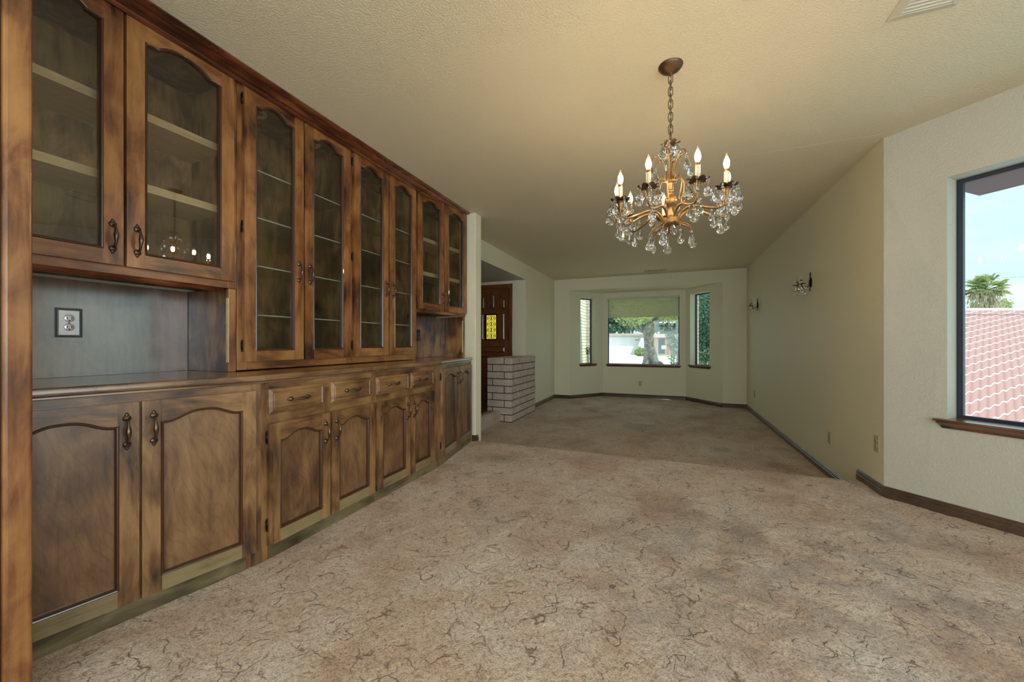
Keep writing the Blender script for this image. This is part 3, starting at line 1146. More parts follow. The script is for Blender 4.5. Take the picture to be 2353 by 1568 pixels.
upper_unit('far end glass door wall cabinet above the small niche, beside the white wall end', (FX, 2.870), (-2.022, 3.650), (1.345, 1.334, 1.334, 1.362),
           [(0.006, 0.388), (0.398, 0.775)], [2.06, 1.735], [], 'glass door wall cabinets', False, far=True)

# niche linings
t = thing('niche_lining', 'reddish brown wooden lining of the near open niche around the silver outlet', 'panelling', (-2.46, 0.46, 0.90))
b = MB()
b.box(-0.006, 0.008, 0.0, 0.826, 0.001, 0.432)
b.build('back_board', M['niche'] if 'niche' in M else M['panel'], t)
b = MB()
b.box(0.009, 0.340, 0.828, 0.862, 0.001, 0.432)
b.build('side_board', M['burl'], t)
b = MB()
b.box(0.3405, 0.358, 0.826, 0.862, 0.001, 0.433, 0)
b.box(0.3405, 0.3595, 0.822, 0.826, 0.05, 0.385, 1)
b.build('edge_strip', [M['up_v'], M['shelfwood']], t, bevel=0.002)
b = MB()
b.prism([(0.345, 0.434), (0.356, 0.434), (0.362, 0.424), (0.353, 0.414), (0.345, 0.412)], 0.0, 0.80, axis='y')
b.build('valance_moulding', M['crown'], t)
t = thing('niche_lining', 'blotchy burl wooden lining of the small far niche beside the white wall end', 'panelling', (-2.38, 2.873, 0.90))
b = MB()
b.box(-0.006, 0.006, 0.0, 0.745, 0.001, 0.44)
b.build('back_board', M['burl'], t)
b = MB()
b.box(0.007, 0.340, 0.735, 0.752, 0.001, 0.430)
b.build('side_board', M['burl'], t)
b = MB()
b.box(0.3405, 0.352, 0.735, 0.772, 0.001, 0.432, 0)
b.box(0.3405, 0.3535, 0.731, 0.735, 0.05, 0.39, 1)
b.build('edge_strip', [M['up_v'], M['shelfwood']], t, bevel=0.002)

# crown moulding
b = MB()
prof = [(-2.135, ZC - 0.001), (-2.135, 2.4415), (-2.076, 2.4415), (-2.076, 2.420), (-2.068, 2.414), (-2.058, 2.418), (-2.052, 2.426), (-2.034, 2.426), (-2.020, 2.432), (-2.000, 2.440),
        (-1.990, 2.438), (-1.978, 2.441), (-1.968, 2.448), (-1.965, ZC - 0.001)]
prof = [(-2.076, ZC - 0.001), (-2.076, 2.418), (-2.066, 2.412), (-2.056, 2.418), (-2.050, 2.426), (-2.034, 2.424), (-2.018, 2.432), (-2.002, 2.441),
        (-1.992, 2.437), (-1.978, 2.441), (-1.966, 2.448), (-1.965, ZC - 0.001)]
b.prism([(x + 2.0, z) for x, z in prof], 0.0, 3.655 - 0.452, axis='y')
o = b.build('crown_moulding', M['crown'], loc=(-2.0, 0.452, 0))
tag(o, 'dark red-brown crown moulding along the ceiling above the glass door cabinets', 'moulding')

# end post at the far left of the picture
t = thing('end_post', 'full height wooden end post at the left edge, nearest the camera', 'post', (-1.81, 0.48, 0.0))
b = MB()
b.box(-0.11, 0.11, -0.0275, 0.0275, 0.001, ZC - 0.001)
b.build('board', M['up_v'], t, bevel=0.008, seg=3)
b = MB()
b.box(-0.11, 0.097, -0.0465, -0.0285, 0.001, ZC - 0.001)
o = b.build('backing_strip', M['bead'], t)


# ------------------------------------------------------------------ outlets
def outlet(label, loc, rot, plate, face, slot, w=0.07, h=0.115, framed=False, dark=False):
    """plate faces local +x"""
    t = thing('wall_outlet', label, 'outlet', loc, rot, None)
    b = MB()
    b.stepped(-w / 2, w / 2, -h / 2, h / 2, [(0, 0.0004), (0, 0.003), (0.004, 0.0055)])
    b.build('cover_plate', plate, t)
    if framed:
        b = MB()
        for (y0, y1, z0, z1) in ((-w / 2 - 0.007, w / 2 + 0.007, -h / 2 - 0.007, -h / 2), (-w / 2 - 0.007, w / 2 + 0.007, h / 2, h / 2 + 0.007),
                                 (-w / 2 - 0.007, -w / 2, -h / 2, h / 2), (w / 2, w / 2 + 0.007, -h / 2, h / 2)):
            b.box(0.0004, 0.004, y0, y1, z0, z1)
        b.build('dark_surround', M['black'], t)
    for s in (-1, 1):
        b = MB()
        b.lathe([(0.0165, 0), (0.0165, 0.0015), (0.0150, 0.0022), (0, 0.0022)], (0.0055, 0, s * 0.0195), 18, mat=Matrix.Rotation(PI / 2, 4, 'Y'), squash=1.0)
        rr = b.build('socket', face, t)
        b = MB()
        b.box(0.0077, 0.0083, -0.0085, -0.0055, s * 0.0195 - 0.004, s * 0.0195 + 0.006)
        b.box(0.0077, 0.0083, 0.0055, 0.0085, s * 0.0195 - 0.004, s * 0.0195 + 0.006)
        b.box(0.0077, 0.0083, -0.0025, 0.0025, s * 0.0195 - 0.012, s * 0.0195 - 0.007)
        b.build('slots', slot, rr)
    b = MB()
    b.lathe([(0.003, 0), (0.0025, 0.0012), (0, 0.0015)], (0.0055, 0, 0), 8, mat=Matrix.Rotation(PI / 2, 4, 'Y'))
    b.build('screw', M['bronze'], t)
    return t


outlet('silver wall outlet with dark surround in the near cabinet niche', (-2.4515, 0.833, 1.140), 0, M['steel'], M['steel'], M['black'], framed=True)
outlet('black wall outlet in the far cabinet niche', (-2.3735, 3.285, 1.130), 0, M['black'], M['black'], M['steel'])
outlet('ivory outlet on the right wall, closest to the angled window wall', (XR, 3.478, 0.340), PI, M['ivory'], M['ivory'], M['dark'])
outlet('low ivory outlet on the right wall just past the floor step', (XR, 4.324, 0.186), PI, M['ivory'], M['ivory'], M['dark'])
outlet('ivory outlet on the right wall near the back corner', (XR, 7.565, 0.186), PI, M['ivory'], M['ivory'], M['dark'])
outlet('ivory outlet under the middle bay window', (-0.56, 9.01, 0.150), -PI / 2, M['ivory'], M['ivory'], M['dark'])


# ------------------------------------------------------------------ ceiling registers
def register(label, x0, x1, y0, y1, nl, along_y=True, bent=False):
    t = thing('ceiling_vent', label, 'vent', ((x0 + x1) / 2, (y0 + y1) / 2, ZC), 0)
    w, l = (x1 - x0) / 2, (y1 - y0) / 2
    b = MB()
    fwid = 0.035 if not bent else 0.022
    prof = [(0, 0.0), (0.002, -0.004), (fwid - 0.004, -0.011), (fwid, -0.010), (fwid, 0.0)]
    vs = []
    for i, zz in prof:
        vs += [(-w + i, -l + i, zz), (w - i, -l + i, zz), (w - i, l - i, zz), (-w + i, l - i, zz)]
    fs = []
    for a in range(len(prof) - 1):
        for k in range(4):
            m_ = (k + 1) % 4
            fs.append((4 * a + k, 4 * a + m_, 4 * a + 4 + m_, 4 * a + 4 + k))
    b.add(vs, fs)
    b.build('frame', M['vent'], t)
    b = MB()
    b.box(-w + fwid, w - fwid, -l + fwid, l - fwid, -0.0012, -0.0006)
    b.build('duct_opening', M['vent_dark'], t)
    b = MB()
    if along_y:      # louvres run along x, spaced in y
        for i in range(nl):
            y = -l + fwid + (2 * l - 2 * fwid) * (i + 0.5) / nl
            b.add([(-w + fwid, y - 0.006, -0.002), (w - fwid, y - 0.006, -0.002), (w - fwid, y + 0.004, -0.0095), (-w + fwid, y + 0.004, -0.0095)], [(0, 1, 2, 3)])
    else:
        for i in range(nl):
            x = -w + fwid + (2 * w - 2 * fwid) * (i + 0.5) / nl
            b.add([(x - 0.006, -l + fwid, -0.002), (x - 0.006, l - fwid, -0.002), (x + 0.003, l - fwid, -0.0095), (x + 0.003, -l + fwid, -0.0095)], [(0, 1, 2, 3)])
        b.box(-0.07, -0.055, -l + fwid, l - fwid, -0.010, -0.002)
        b.box(0.055, 0.07, -l + fwid, l - fwid, -0.010, -0.002)
    b.build('louvres', M['vent'], t)
    return t


register('white ceiling air register near the top right corner, close to the camera', 0.885, 1.115, 1.74, 2.165, 17)
register('long narrow ceiling air register in front of the bay windows', -0.43, 0.0, 7.76, 7.93, 26, along_y=False, bent=True)

# ------------------------------------------------------------------ chandelier
CX_, CY_ = 0.016, 2.100
ch = thing('chandelier', 'eight-candle brass and crystal chandelier hanging on a chain from the ceiling', 'chandelier', (CX_, CY_, ZC))


def Z(z):
    return z - ZC


b = MB()
b.lathe([(0, -0.052), (0.006, -0.050), (0.007, -0.040), (0.014, -0.036), (0.030, -0.030), (0.046, -0.019), (0.056, -0.007), (0.059, -0.001), (0.059, -0.0002)], (0, 0, 0), 36)
b.build('canopy', M['goldd'], ch)
b = MB()
nlink = 10
zt_, zb_ = 2.405, 2.085
step = (zt_ - zb_) / nlink
for i in range(nlink):
    zc = zt_ - step * (i + 0.5)
    hl, wl = step * 0.72, 0.0105
    pts = []
    for k in range(16):
        a = 2 * PI * k / 16
        x = wl * math.cos(a)
        z = (hl - wl) * (1 if math.sin(a) > 0.01 else -1 if math.sin(a) < -0.01 else 0) + wl * math.sin(a)
        pts.append((x, 0, zc + z) if i % 2 == 0 else (0.3 * x, x, zc + z))
    pts = [(p[0], p[1], Z(p[2])) for p in pts]
    b.tube(pts, 0.0021, 6, closed=True)
cordp = [(0.004 * math.sin(k * 1.3), 0.005 * math.cos(k * 1.1), Z(2.41 - k * 0.335 / 16)) for k in range(17)]
b.tube(cordp, 0.0016, 5)
b.build('chain', M['goldd'], ch)


def scallop(r, n, amp, zr, th, seg=48, dip=0.006):
    """leafy scalloped dish"""
    b = MB()
    vs, fs = [], []
    rings = [(0.12, 0.0), (0.45, -0.002), (0.75, 0.001), (1.0, zr)]
    for s, z in rings:
        for i in range(seg):
            a = 2 * PI * i / seg
            w = abs(math.cos(n * a / 2))
            rr = r * s * (1 + (amp * (w - 0.5)) * s)
            vs.append((rr * math.cos(a), rr * math.sin(a), z - dip * (1 - w) * (s ** 3)))
    for s, z in reversed(rings):
        for i in range(seg):
            a = 2 * PI * i / seg
            w = abs(math.cos(n * a / 2))
            rr = r * s * (1 + (amp * (w - 0.5)) * s)
            vs.append((rr * math.cos(a), rr * math.sin(a), z - dip * (1 - w) * (s ** 3) - th))
    R_ = 2 * len(rings)
    for k in range(R_ - 1):
        for i in range(seg):
            j = (i + 1) % seg
            fs.append((k * seg + i, k * seg + j, (k + 1) * seg + j, (k + 1) * seg + i))
    fs.append([(R_ - 1) * seg + i for i in range(seg)])
    fs.append([i for i in range(seg)][::-1])
    b.add(vs, fs, 0, True)
    return b


b = scallop(0.040, 6, 0.35, 0.004, 0.0015)
o = b.build('crown_dish', M['goldd'], ch, loc=(0, 0, Z(2.062)))
b = MB()
col = [(0, 2.090), (0.004, 2.088), (0.007, 2.078), (0.004, 2.070), (0.0045, 2.055), (0.008, 2.03), (0.005, 2.01), (0.004, 1.97), (0.007, 1.955), (0.0045, 1.94), (0.006, 1.905),
       (0.012, 1.900), (0.016, 1.880), (0.024, 1.872), (0.026, 1.868), (0.012, 1.864), (0.008, 1.855), (0.010, 1.848), (0.0075, 1.842), (0.010, 1.836), (0.0075, 1.830), (0.011, 1.824),
       (0.017, 1.820), (0.018, 1.818), (0.009, 1.812), (0.008, 1.804), (0.016, 1.797), (0.028, 1.785), (0.033, 1.768), (0.029, 1.752), (0.016, 1.742), (0.010, 1.736), (0.010, 1.72),
       (0.018, 1.705), (0.014, 1.695), (0.022, 1.690), (0.040, 1.684), (0.046, 1.676), (0.042, 1.668), (0.046, 1.660), (0.042, 1.650), (0.026, 1.643), (0.012, 1.640), (0.009, 1.632), (0.010, 1.625), (0.006, 1.620), (0.007, 1.612), (0.004, 1.604), (0, 1.598)]
b.lathe([(r, Z(z)) for r, z in reversed(col)], (0, 0, 0), 24)
b.build('column', M['gold'], ch)

# crystal drops (bead + faceted tear)
def crystal(L=0.052, W=0.0155, bead=0.0062, two=False):
    b = MB()
    z = 0.0
    b.lathe([(0, z), (bead * 0.7, z - bead * 0.3), (bead, z - bead), (bead * 0.7, z - bead * 1.7), (0, z - bead * 2)], (0, 0, 0), 8, smooth=False)
    z -= bead * 2 + 0.001
    if two:
        b.lathe([(0, z), (bead * 0.8, z - bead * 0.4), (bead * 1.1, z - bead), (bead * 0.8, z - bead * 1.7), (0, z - bead * 2)], (0, 0, 0), 8, smooth=False)
        z -= bead * 2 + 0.001
    b.lathe([(0, z), (W * 0.22, z - L * 0.06), (W * 0.55, z - L * 0.30), (W * 0.93, z - L * 0.60), (W, z - L * 0.72), (W * 0.80, z - L * 0.88), (W * 0.35, z - L * 0.98), (0, z - L)], (0, 0, 0), 10, smooth=False, squash=0.55)
    return b


cr_a = None


def put_crystal(parent, loc, kind, rz=None):
    key = kind
    rz = random.uniform(0, PI) if rz is None else rz
    if key not in CRY:
        L, W, two = {'a': (0.060, 0.0215, False), 'b': (0.054, 0.0195, True), 'c': (0.044, 0.0155, False)}[kind]
        o = crystal(L, W, 0.0062 if kind != 'c' else 0.005, two).build('crystal_drop', M['crystal'], parent, loc=loc)
        CRY[key] = o
    else:
        o = CRY[key].copy()
        COL.objects.link(o)
        o.parent = parent
        o.location = loc
    o.rotation_euler = (random.uniform(-0.06, 0.06), random.uniform(-0.06, 0.06), rz)
    return o


CRY = {}


def smooth_path(pts, n=5):
    out = []
    P = [Vector(p) for p in pts]
    for i in range(len(P) - 1):
        p0 = P[max(i - 1, 0)]
        p1, p2 = P[i], P[i + 1]
        p3 = P[min(i + 2, len(P) - 1)]
        for k in range(n):
            t_ = k / n
            out.append(0.5 * ((2 * p1) + (-p0 + p2) * t_ + (2 * p0 - 5 * p1 + 4 * p2 - p3) * t_ ** 2 + (-p0 + 3 * p1 - 3 * p2 + p3) * t_ ** 3))
    out.append(P[-1])
    return out


RA = 0.265
BULB = [(0.006, 0.0), (0.0095, 0.006), (0.0125, 0.018), (0.0128, 0.026), (0.0105, 0.040), (0.0065, 0.054), (0.003, 0.064), (0.0016, 0.070), (0, 0.073)]
arm0 = None
angs = [0, 40, 79, 122, 166, -151, -115, -83, -43]
angs = [2, 40, 78, -43, -83, -115, -150, 165]
rv = Vector((math.cos(YAW), math.sin(YAW)))
fv = Vector((-math.sin(YAW), math.cos(YAW)))
for ai, ad in enumerate(angs):
    a = math.radians(ad)
    d = rv * math.sin(a) - fv * math.cos(a)
    wa = math.atan2(d.y, d.x)
    if arm0 is None:
        b = MB()
        pth = smooth_path([(0.036, 0, Z(1.672)), (0.055, 0, Z(1.698)), (0.088, 0, Z(1.716)), (0.130, 0, Z(1.712)), (0.180, 0, Z(1.690)), (0.228, 0, Z(1.675)), (0.256, 0, Z(1.684)), (RA, 0, Z(1.712)), (RA, 0, Z(1.756))])
        b.tube(pth, [0.0068 - 0.0022 * i / len(pth) for i in range(len(pth))], 8)
        # leaf spur under the root and cup beneath the dish
        b.tube(smooth_path([(0.040, 0, Z(1.655)), (0.075, 0, Z(1.640)), (0.098, 0, Z(1.622)), (0.104, 0, Z(1.600))]), [0.005, 0.0048, 0.0046, 0.0044, 0.0042, 0.004, 0.0038, 0.0036, 0.0034, 0.0032, 0.003, 0.0028, 0.0026, 0.0024, 0.0022, 0.002], 6)
        b.lathe([(0.003, Z(1.700)), (0.006, Z(1.712)), (0.011, Z(1.735)), (0.017, Z(1.756)), (0.010, Z(1.762)), (0, Z(1.762))], (RA, 0, 0), 14)
        arm = b.build('arm', M['gold'], ch)
        dsh = scallop(0.045, 8, 0.22, 0.003, 0.0015)
        dsh.build('drip_dish', M['goldd'], arm, loc=(RA, 0, Z(1.765)))
        b = MB()
        b.lathe([(0, 0.0), (0.0105, 0.0), (0.0105, 0.068), (0.0096, 0.070), (0, 0.070)], (0, 0, 0), 16)
        b.lathe([(0.0108, 0.060), (0.0112, 0.062), (0.0110, 0.072), (0.007, 0.0745), (0, 0.0745)], (0, 0, 0), 16, m=1)
        b.build('candle_sleeve', [M['candle'], M['gold']], arm, loc=(RA, 0, Z(1.7675)))
        b = MB()
        b.lathe([(0, 0)] + BULB, (0, 0, 0), 16)
        b.build('bulb', M['bulb'], arm, loc=(RA, 0, Z(1.8425)))
        arm0 = arm
    else:
        arm = arm0.copy()
        COL.objects.link(arm)
        arm.parent = ch
        for c0 in [c for c in arm0.children if not c.name.startswith('crystal')]:
            c1 = c0.copy()
            COL.objects.link(c1)
            c1.parent = arm
    arm.rotation_euler = (0, 0, wa)
    for k in range(6):
        th = 2 * PI * (k + 0.5) / 6
        put_crystal(arm, (RA + 0.044 * math.cos(th), 0.044 * math.sin(th), Z(1.7655)), 'a' if k % 2 else 'b', th)
    put_crystal(arm, (0.232, 0.0, Z(1.671)), 'b')
    put_crystal(arm, (0.262, 0.012, Z(1.690)), 'b')
    put_crystal(arm, (0.200, -0.004, Z(1.676)), 'c')
    put_crystal(arm, (0.104, 0, Z(1.600)), 'a')
# upper scrolls with their own drops
for k in range(6):
    a = 2 * PI * (k + 0.3) / 6
    if k == 0:
        b = MB()
        pth = smooth_path([(0.012, 0, 1.865), (0.028, 0, 1.885), (0.024, 0, 1.92), (0.034, 0, 1.965), (0.058, 0, 1.998), (0.084, 0, 1.996), (0.094, 0, 1.972)])
        b.tube([(p.x, 0, Z(p.z)) for p in pth], 0.0028, 6)
        pth = smooth_path([(0.020, 0, 1.872), (0.048, 0, 1.885), (0.066, 0, 1.860), (0.062, 0, 1.81), (0.052, 0, 1.775), (0.060, 0, 1.760), (0.068, 0, 1.772)])
        b.tube([(p.x, 0, Z(p.z)) for p in pth], 0.0030, 6)
        s0 = s = b.build('scroll', M['gold'], ch)
    else:
        s = s0.copy()
        COL.objects.link(s)
        s.parent = ch
    s.rotation_euler = (0, 0, a)
    put_crystal(s, (0.094, 0, Z(1.972)), 'b')
    put_crystal(ch, (0.038 * math.cos(a), 0.038 * math.sin(a), Z(2.062)), 'a')
    put_crystal(ch, (0.033 * math.cos(a + 0.5), 0.033 * math.sin(a + 0.5), Z(1.768 if k % 2 else 1.66)), 'c')


# ------------------------------------------------------------------ wall sconces
def sconce(label, y):
    t = thing('wall_sconce', label, 'wall lamp', (XR, y, 1.665), 0, 'crystal sconces on the right wall')
    t.scale = (1.15, 1.15, 1.0)
    b = MB()
    rot = Matrix.Rotation(-PI / 2, 4, 'Y')
    b.lathe([(0.0, 0.016), (0.014, 0.015), (0.024, 0.010), (0.030, 0.004), (0.030, 0.0005)], (0, 0, 0.010), 20, mat=Matrix.Diagonal((1, 0.95, 1.7, 1)) @ rot)
    b.lathe([(0, 0.120), (0.003, 0.112), (0.006, 0.104), (0.004, 0.094), (0.006, 0.086), (0.003, 0.076), (0.007, 0.05), (0, 0.045)], (-0.007, 0, 0), 10)
    b.lathe([(0, -0.080), (0.004, -0.076), (0.005, -0.068), (0.003, -0.055), (0.004, -0.03), (0, -0.025)], (-0.009, 0, 0), 10)
    b.build('back_plate', M['iron'], t)
    for s in (-1, 1):
        b = MB()
        ax, ay = -0.088, s * 0.055
        b.tube(smooth_path([(-0.012, 0, -0.01), (-0.03, ay * 0.2, -0.035), (-0.055, ay * 0.6, -0.045), (-0.080, ay * 0.95, -0.035), (ax, ay, -0.006)]), 0.0034, 6)
        b.build('arm', M['iron'], t)
        d_ = scallop(0.036, 8, 0.22, 0.003, 0.0014, 32)
        d_.build('drip_dish', M['iron'], t, loc=(ax, ay, -0.004))
        b = MB()
        b.lathe([(0, 0), (0.009, 0), (0.009, 0.024), (0, 0.024)], (0, 0, 0), 12)
        b.lathe([(0.0095, 0.024), (0.0098, 0.034), (0.006, 0.036), (0, 0.036)], (0, 0, 0), 12, m=1)
        b.build('candle_sleeve', [M['candle'], M['iron']], t, loc=(ax, ay, -0.002))
        b = MB()
        b.lathe([(0, 0)] + [(r, z * 0.95) for r, z in BULB], (0, 0, 0), 14)
        b.build('bulb', M['clear_bulb'], t, loc=(ax, ay, 0.0345))
        for k in range(5):
            th = 2 * PI * k / 5 + 0.4
            put_crystal(t, (ax + 0.035 * math.cos(th), ay + 0.035 * math.sin(th), -0.004), 'a' if k % 2 else 'c')
        put_crystal(t, (ax, ay, -0.038), 'a')
    put_crystal(t, (-0.05, 0, -0.05), 'a')
    return t


sconce('crystal two-candle wall sconce nearer the camera on the right wall', 4.815)
sconce('crystal two-candle wall sconce farther down the right wall, near the back corner', 7.30)

# ------------------------------------------------------------------ brick planter
t = thing('brick_planter', 'hollow square planter of pale pinkish bricks beside the front door step', 'planter', (-2.41, 5.43, ZL))
X0, X1, Y0, Y1 = -0.210, 0.203, 0.0, 1.14
YW = 0.955      # where the house wall starts
bk, mo = MB(), MB()
m_ = 0.0055
TH = 0.095
H9 = 0.994
mo.prism([(X0 + m_, Y0 + m_), (X1 - m_, Y0 + m_), (X1 - m_, Y1 - m_), (0.085, Y1 - m_), (0.085, YW - m_), (X0 + m_, YW - m_), (X0 + m_, Y0 + m_)][:6], 0.0, H9 - 0.35)
mo2 = [(X0 + m_, X1 - m_, Y0 + m_, Y0 + TH - m_), (X1 - TH + m_, X1 - m_, Y0 + TH - m_, Y1 - m_), (X0 + m_, X0 + TH - m_, Y0 + TH - m_, YW - m_), (X0 + TH - m_, X1 - TH + m_, YW - TH + m_, YW - m_)]
for q in mo2:
    mo.box(*q, H9 - 0.351, H9 - 0.006)
ch9 = H9 / 9
for k in range(9):
    zt2 = H9 - k * ch9
    z0, z1 = zt2 - ch9 + 0.012, zt2
    G = 0.012
    if k % 2 == 0:
        fr_ = [(X0, X0 + 0.282, 1, 0), (X0 + 0.282 + G, X1, 1, 1)]
        sd = [(0.0, 0.37), (0.37 + G, 0.74), (0.74 + G, Y1)]
    else:
        fr_ = [(X0, X0 + 0.083, 1, 0), (X0 + 0.083 + G, X1, 1, 1)]
        sd = [(0.0, 0.10), (0.10 + G, 0.51), (0.51 + G, 0.90), (0.90 + G, 1.0), (1.0 + G, Y1)]
    for (a, c, _, last) in fr_:
        j = random.uniform(-0.002, 0.002)
        bk.box(a, c if not last else X1 - 0.0, 0.0 + j, TH, z0, z1)
    first = True
    for (a, c) in sd:
        j = random.uniform(-0.002, 0.002)
        aa = a if not first else TH + 0.001
        first = False
        if c - aa > 0.02:
            bk.box(X1 - TH, X1 + j, aa, c, z0, z1)
    for a, c in ((TH + 0.012, 0.5), (0.512, YW - TH - 0.012)):
        bk.box(X0, X0 + TH, a, c, z0, z1)
    bk.box(X0, X1 - TH - 0.012, YW - TH, YW, z0, z1)
bk.build('bricks', M['brick'], t, bevel=0.007, seg=2)
mo.build('mortar', M['mortar'], t)

# ------------------------------------------------------------------ front door
dr = bpy.data.objects.new('door_1', None)
COL.objects.link(dr)
dr.location = (-3.01, 6.39, 0)
dr['kind'] = 'structure'
b = MB()
e = 0.002
for (a, c, z0, z1) in ((-0.41 + e, -0.365, 0.0, 2.093), (0.365, 0.41 - e, 0.0, 2.093), (-0.365, 0.365, 2.052, 2.093)):
    b.box(a, c, 0.0, 0.10, z0, z1)
for (a, c, z0, z1) in ((-0.435, -0.375, 0.0, 2.123), (0.375, 0.435, 0.0, 2.123), (-0.375, 0.375, 2.063, 2.123)):
    b.box(a, c, -0.016, -0.001, z0, z1)
b.build('door_frame', M['door'], dr, bevel=0.004)
leaf = MB()
GY = 0.030
gx0, gx1, gz0, gz1 = -0.127, 0.118, 1.106, 1.591
for (a, c, z0, z1) in ((-0.3645, gx0, -0.0095, 2.0515), (gx1, 0.3645, -0.0095, 2.0515), (gx0, gx1, -0.0095, gz0), (gx0, gx1, gz1, 2.0515)):
    leaf.box(a, c, GY, GY + 0.04, z0, z1)
lf = leaf.build('door_leaf', M['door'], dr)


def raised(poly, parent, name='raised_panel'):
    cx = sum(p[0] for p in poly) / len(poly)
    cz = sum(p[1] for p in poly) / len(poly)
    w = max(p[0] for p in poly) - min(p[0] for p in poly)
    h = max(p[1] for p in poly) - min(p[1] for p in poly)

    def ins(d):
        return [(cx + (x - cx) * (1 - 2 * d / w), cz + (z - cz) * (1 - 2 * d / h)) for x, z in poly]
    b = MB()
    levels = [(0.0, GY - 0.0005), (0.004, GY - 0.007), (0.010, GY - 0.002), (0.028, GY - 0.012), (0.032, GY - 0.012)]
    vs = []
    n = len(poly)
    for d, y in levels:
        vs += [(x, y, z) for x, z in ins(min(d, w * 0.4))]
    fs = [[(len(levels) - 1) * n + i for i in range(n)]]
    mi_dark = []
    for k in range(len(levels) - 1):
        for i in range(n):
            j = (i + 1) % n
            fs.append((k * n + i, k * n + j, (k + 1) * n + j, (k + 1) * n + i))
    b.add(vs, fs)
    for q in range(1, 1 + 2 * n):
        b.mi[q] = 1
    b.build(name, [M['door'], M['bead']], parent)


raised([(-0.060, 1.69), (0.066, 1.69), (0.066, 1.93), (0.045, 1.955), (0.003, 1.972), (-0.040, 1.955), (-0.060, 1.93)], lf)
raised([(0.140, 1.69), (0.272, 1.69), (0.272, 1.845), (0.140, 1.912)], lf)
raised([(-0.272, 1.69), (-0.140, 1.69), (-0.140, 1.912), (-0.272, 1.845)], lf)
raised([(0.158, 1.105), (0.268, 1.105), (0.268, 1.600), (0.158, 1.600)], lf)
raised([(-0.268, 1.105), (-0.158, 1.105), (-0.158, 1.600), (-0.268, 1.600)], lf)
raised([(-0.272, 0.88), (0.272, 0.88), (0.272, 0.985), (-0.272, 0.985)], lf)
raised([(-0.272, 0.16), (-0.03, 0.16), (-0.03, 0.80), (-0.272, 0.80)], lf)
raised([(0.03, 0.16), (0.272, 0.16), (0.272, 0.80), (0.03, 0.80)], lf)
t_ = NT('amber_glass')
tb = t_.n('BsdfTransparent', Color=(0.98, 0.78, 0.26))
tl = t_.n('BsdfTranslucent', Color=(1.0, 0.78, 0.20))
vn = t_.n('TexVoronoi', Vector=t_.coords((1, 1, 1), rnd=False), Scale=90.0)
mx = t_.n('MixShader', Fac=0.35, i1=tb.outputs[0], i2=tl.outputs[0])
t_.t.links.new(mx.outputs[0], t_.out.inputs['Surface'])
M['amber'] = t_.m
b = MB()
b.box(gx0, gx1, GY + 0.018, GY + 0.022, gz0, gz1)
b.build('amber_pane', M['amber'], lf)
b = MB()
fwi = 0.024
b.box(gx0, gx0 + fwi, GY - 0.004, GY + 0.008, gz0, gz1)
b.box(gx1 - fwi, gx1, GY - 0.004, GY + 0.008, gz0, gz1)
b.box(gx0 + fwi, gx1 - fwi, GY - 0.004, GY + 0.008, gz0, gz0 + fwi)
b.box(gx0 + fwi, gx1 - fwi, GY - 0.004, GY + 0.008, gz1 - fwi, gz1)
xm = (gx0 + gx1) / 2
b.tube([(xm, GY, gz0 + 0.02), (xm, GY, gz1 - 0.02)], 0.005, 6)
cell = (gz1 - gz0 - 0.05) / 4
for k in range(4):
    zc = gz0 + 0.025 + cell * (k + 0.5)
    for s in (-1, 1):
        for v in (-1, 1):
            pts = []
            for i in range(22):
                a = i / 21 * 2.2 * PI
                r = 0.046 * (1 - 0.80 * i / 21)
                cxs = xm + s * 0.050
                pts.append((cxs - s * r * math.cos(a), GY, zc + v * (0.006 + r * math.sin(a) * 0.9)))
            b.tube(pts, 0.0045, 5)
    b.lathe([(0, -0.012), (0.008, 0), (0, 0.012)], (xm, GY, zc), 8)
b.build('iron_scrollwork', M['iron'], lf)
b = MB()
for zz in (1.85, 1.08, 0.25):
    b.box(0.357, 0.366, GY - 0.006, GY + 0.01, zz - 0.05, zz + 0.05)
b.build('hinge_plates', M['bronze'], lf)

# ------------------------------------------------------------------ outdoors
ZG = -0.45


def ground_mat(name, c1, c2, sc, rough=0.9):
    t = NT(name)
    n = t.n('TexNoise', Vector=t.coords((1, 1, 1), rnd=False), Scale=sc, Detail=4.0)
    t.bsdf(t.ramp(n.outputs['Fac'], [(0.35, c1), (0.65, c2)]), rough)
    return t.m


M['concrete'] = ground_mat('pale_concrete', (0.62, 0.61, 0.58), (0.72, 0.71, 0.68), 2.0)
M['lawn'] = ground_mat('dry_lawn', (0.34, 0.40, 0.16), (0.52, 0.54, 0.30), 1.2)
b = MB()
b.box(-60, 70, 20.0, 140, ZG - 0.6, ZG - 0.30)
struct(b.build('ground_street', M['concrete']))
b = MB()
b.box(-26, -1.0, 9.45, 75, ZG - 0.3, ZG)
b.box(-40, 14, 24, 34, ZG - 0.3, ZG - 0.004)
struct(b.build('ground_driveway', M['concrete']))
b = MB()
b.box(-1.0, 30, 9.45, 24, ZG - 0.3, ZG - 0.01)
b.box(-1.0, 30, 34, 75, ZG - 0.3, ZG - 0.01)
struct(b.build('ground_lawn', M['lawn']))
b = MB()
b.box(-9, -2.6, 6.6, 9.4, ZG - 0.3, ZG + 0.2)
struct(b.build('ground_porch', M['concrete']))

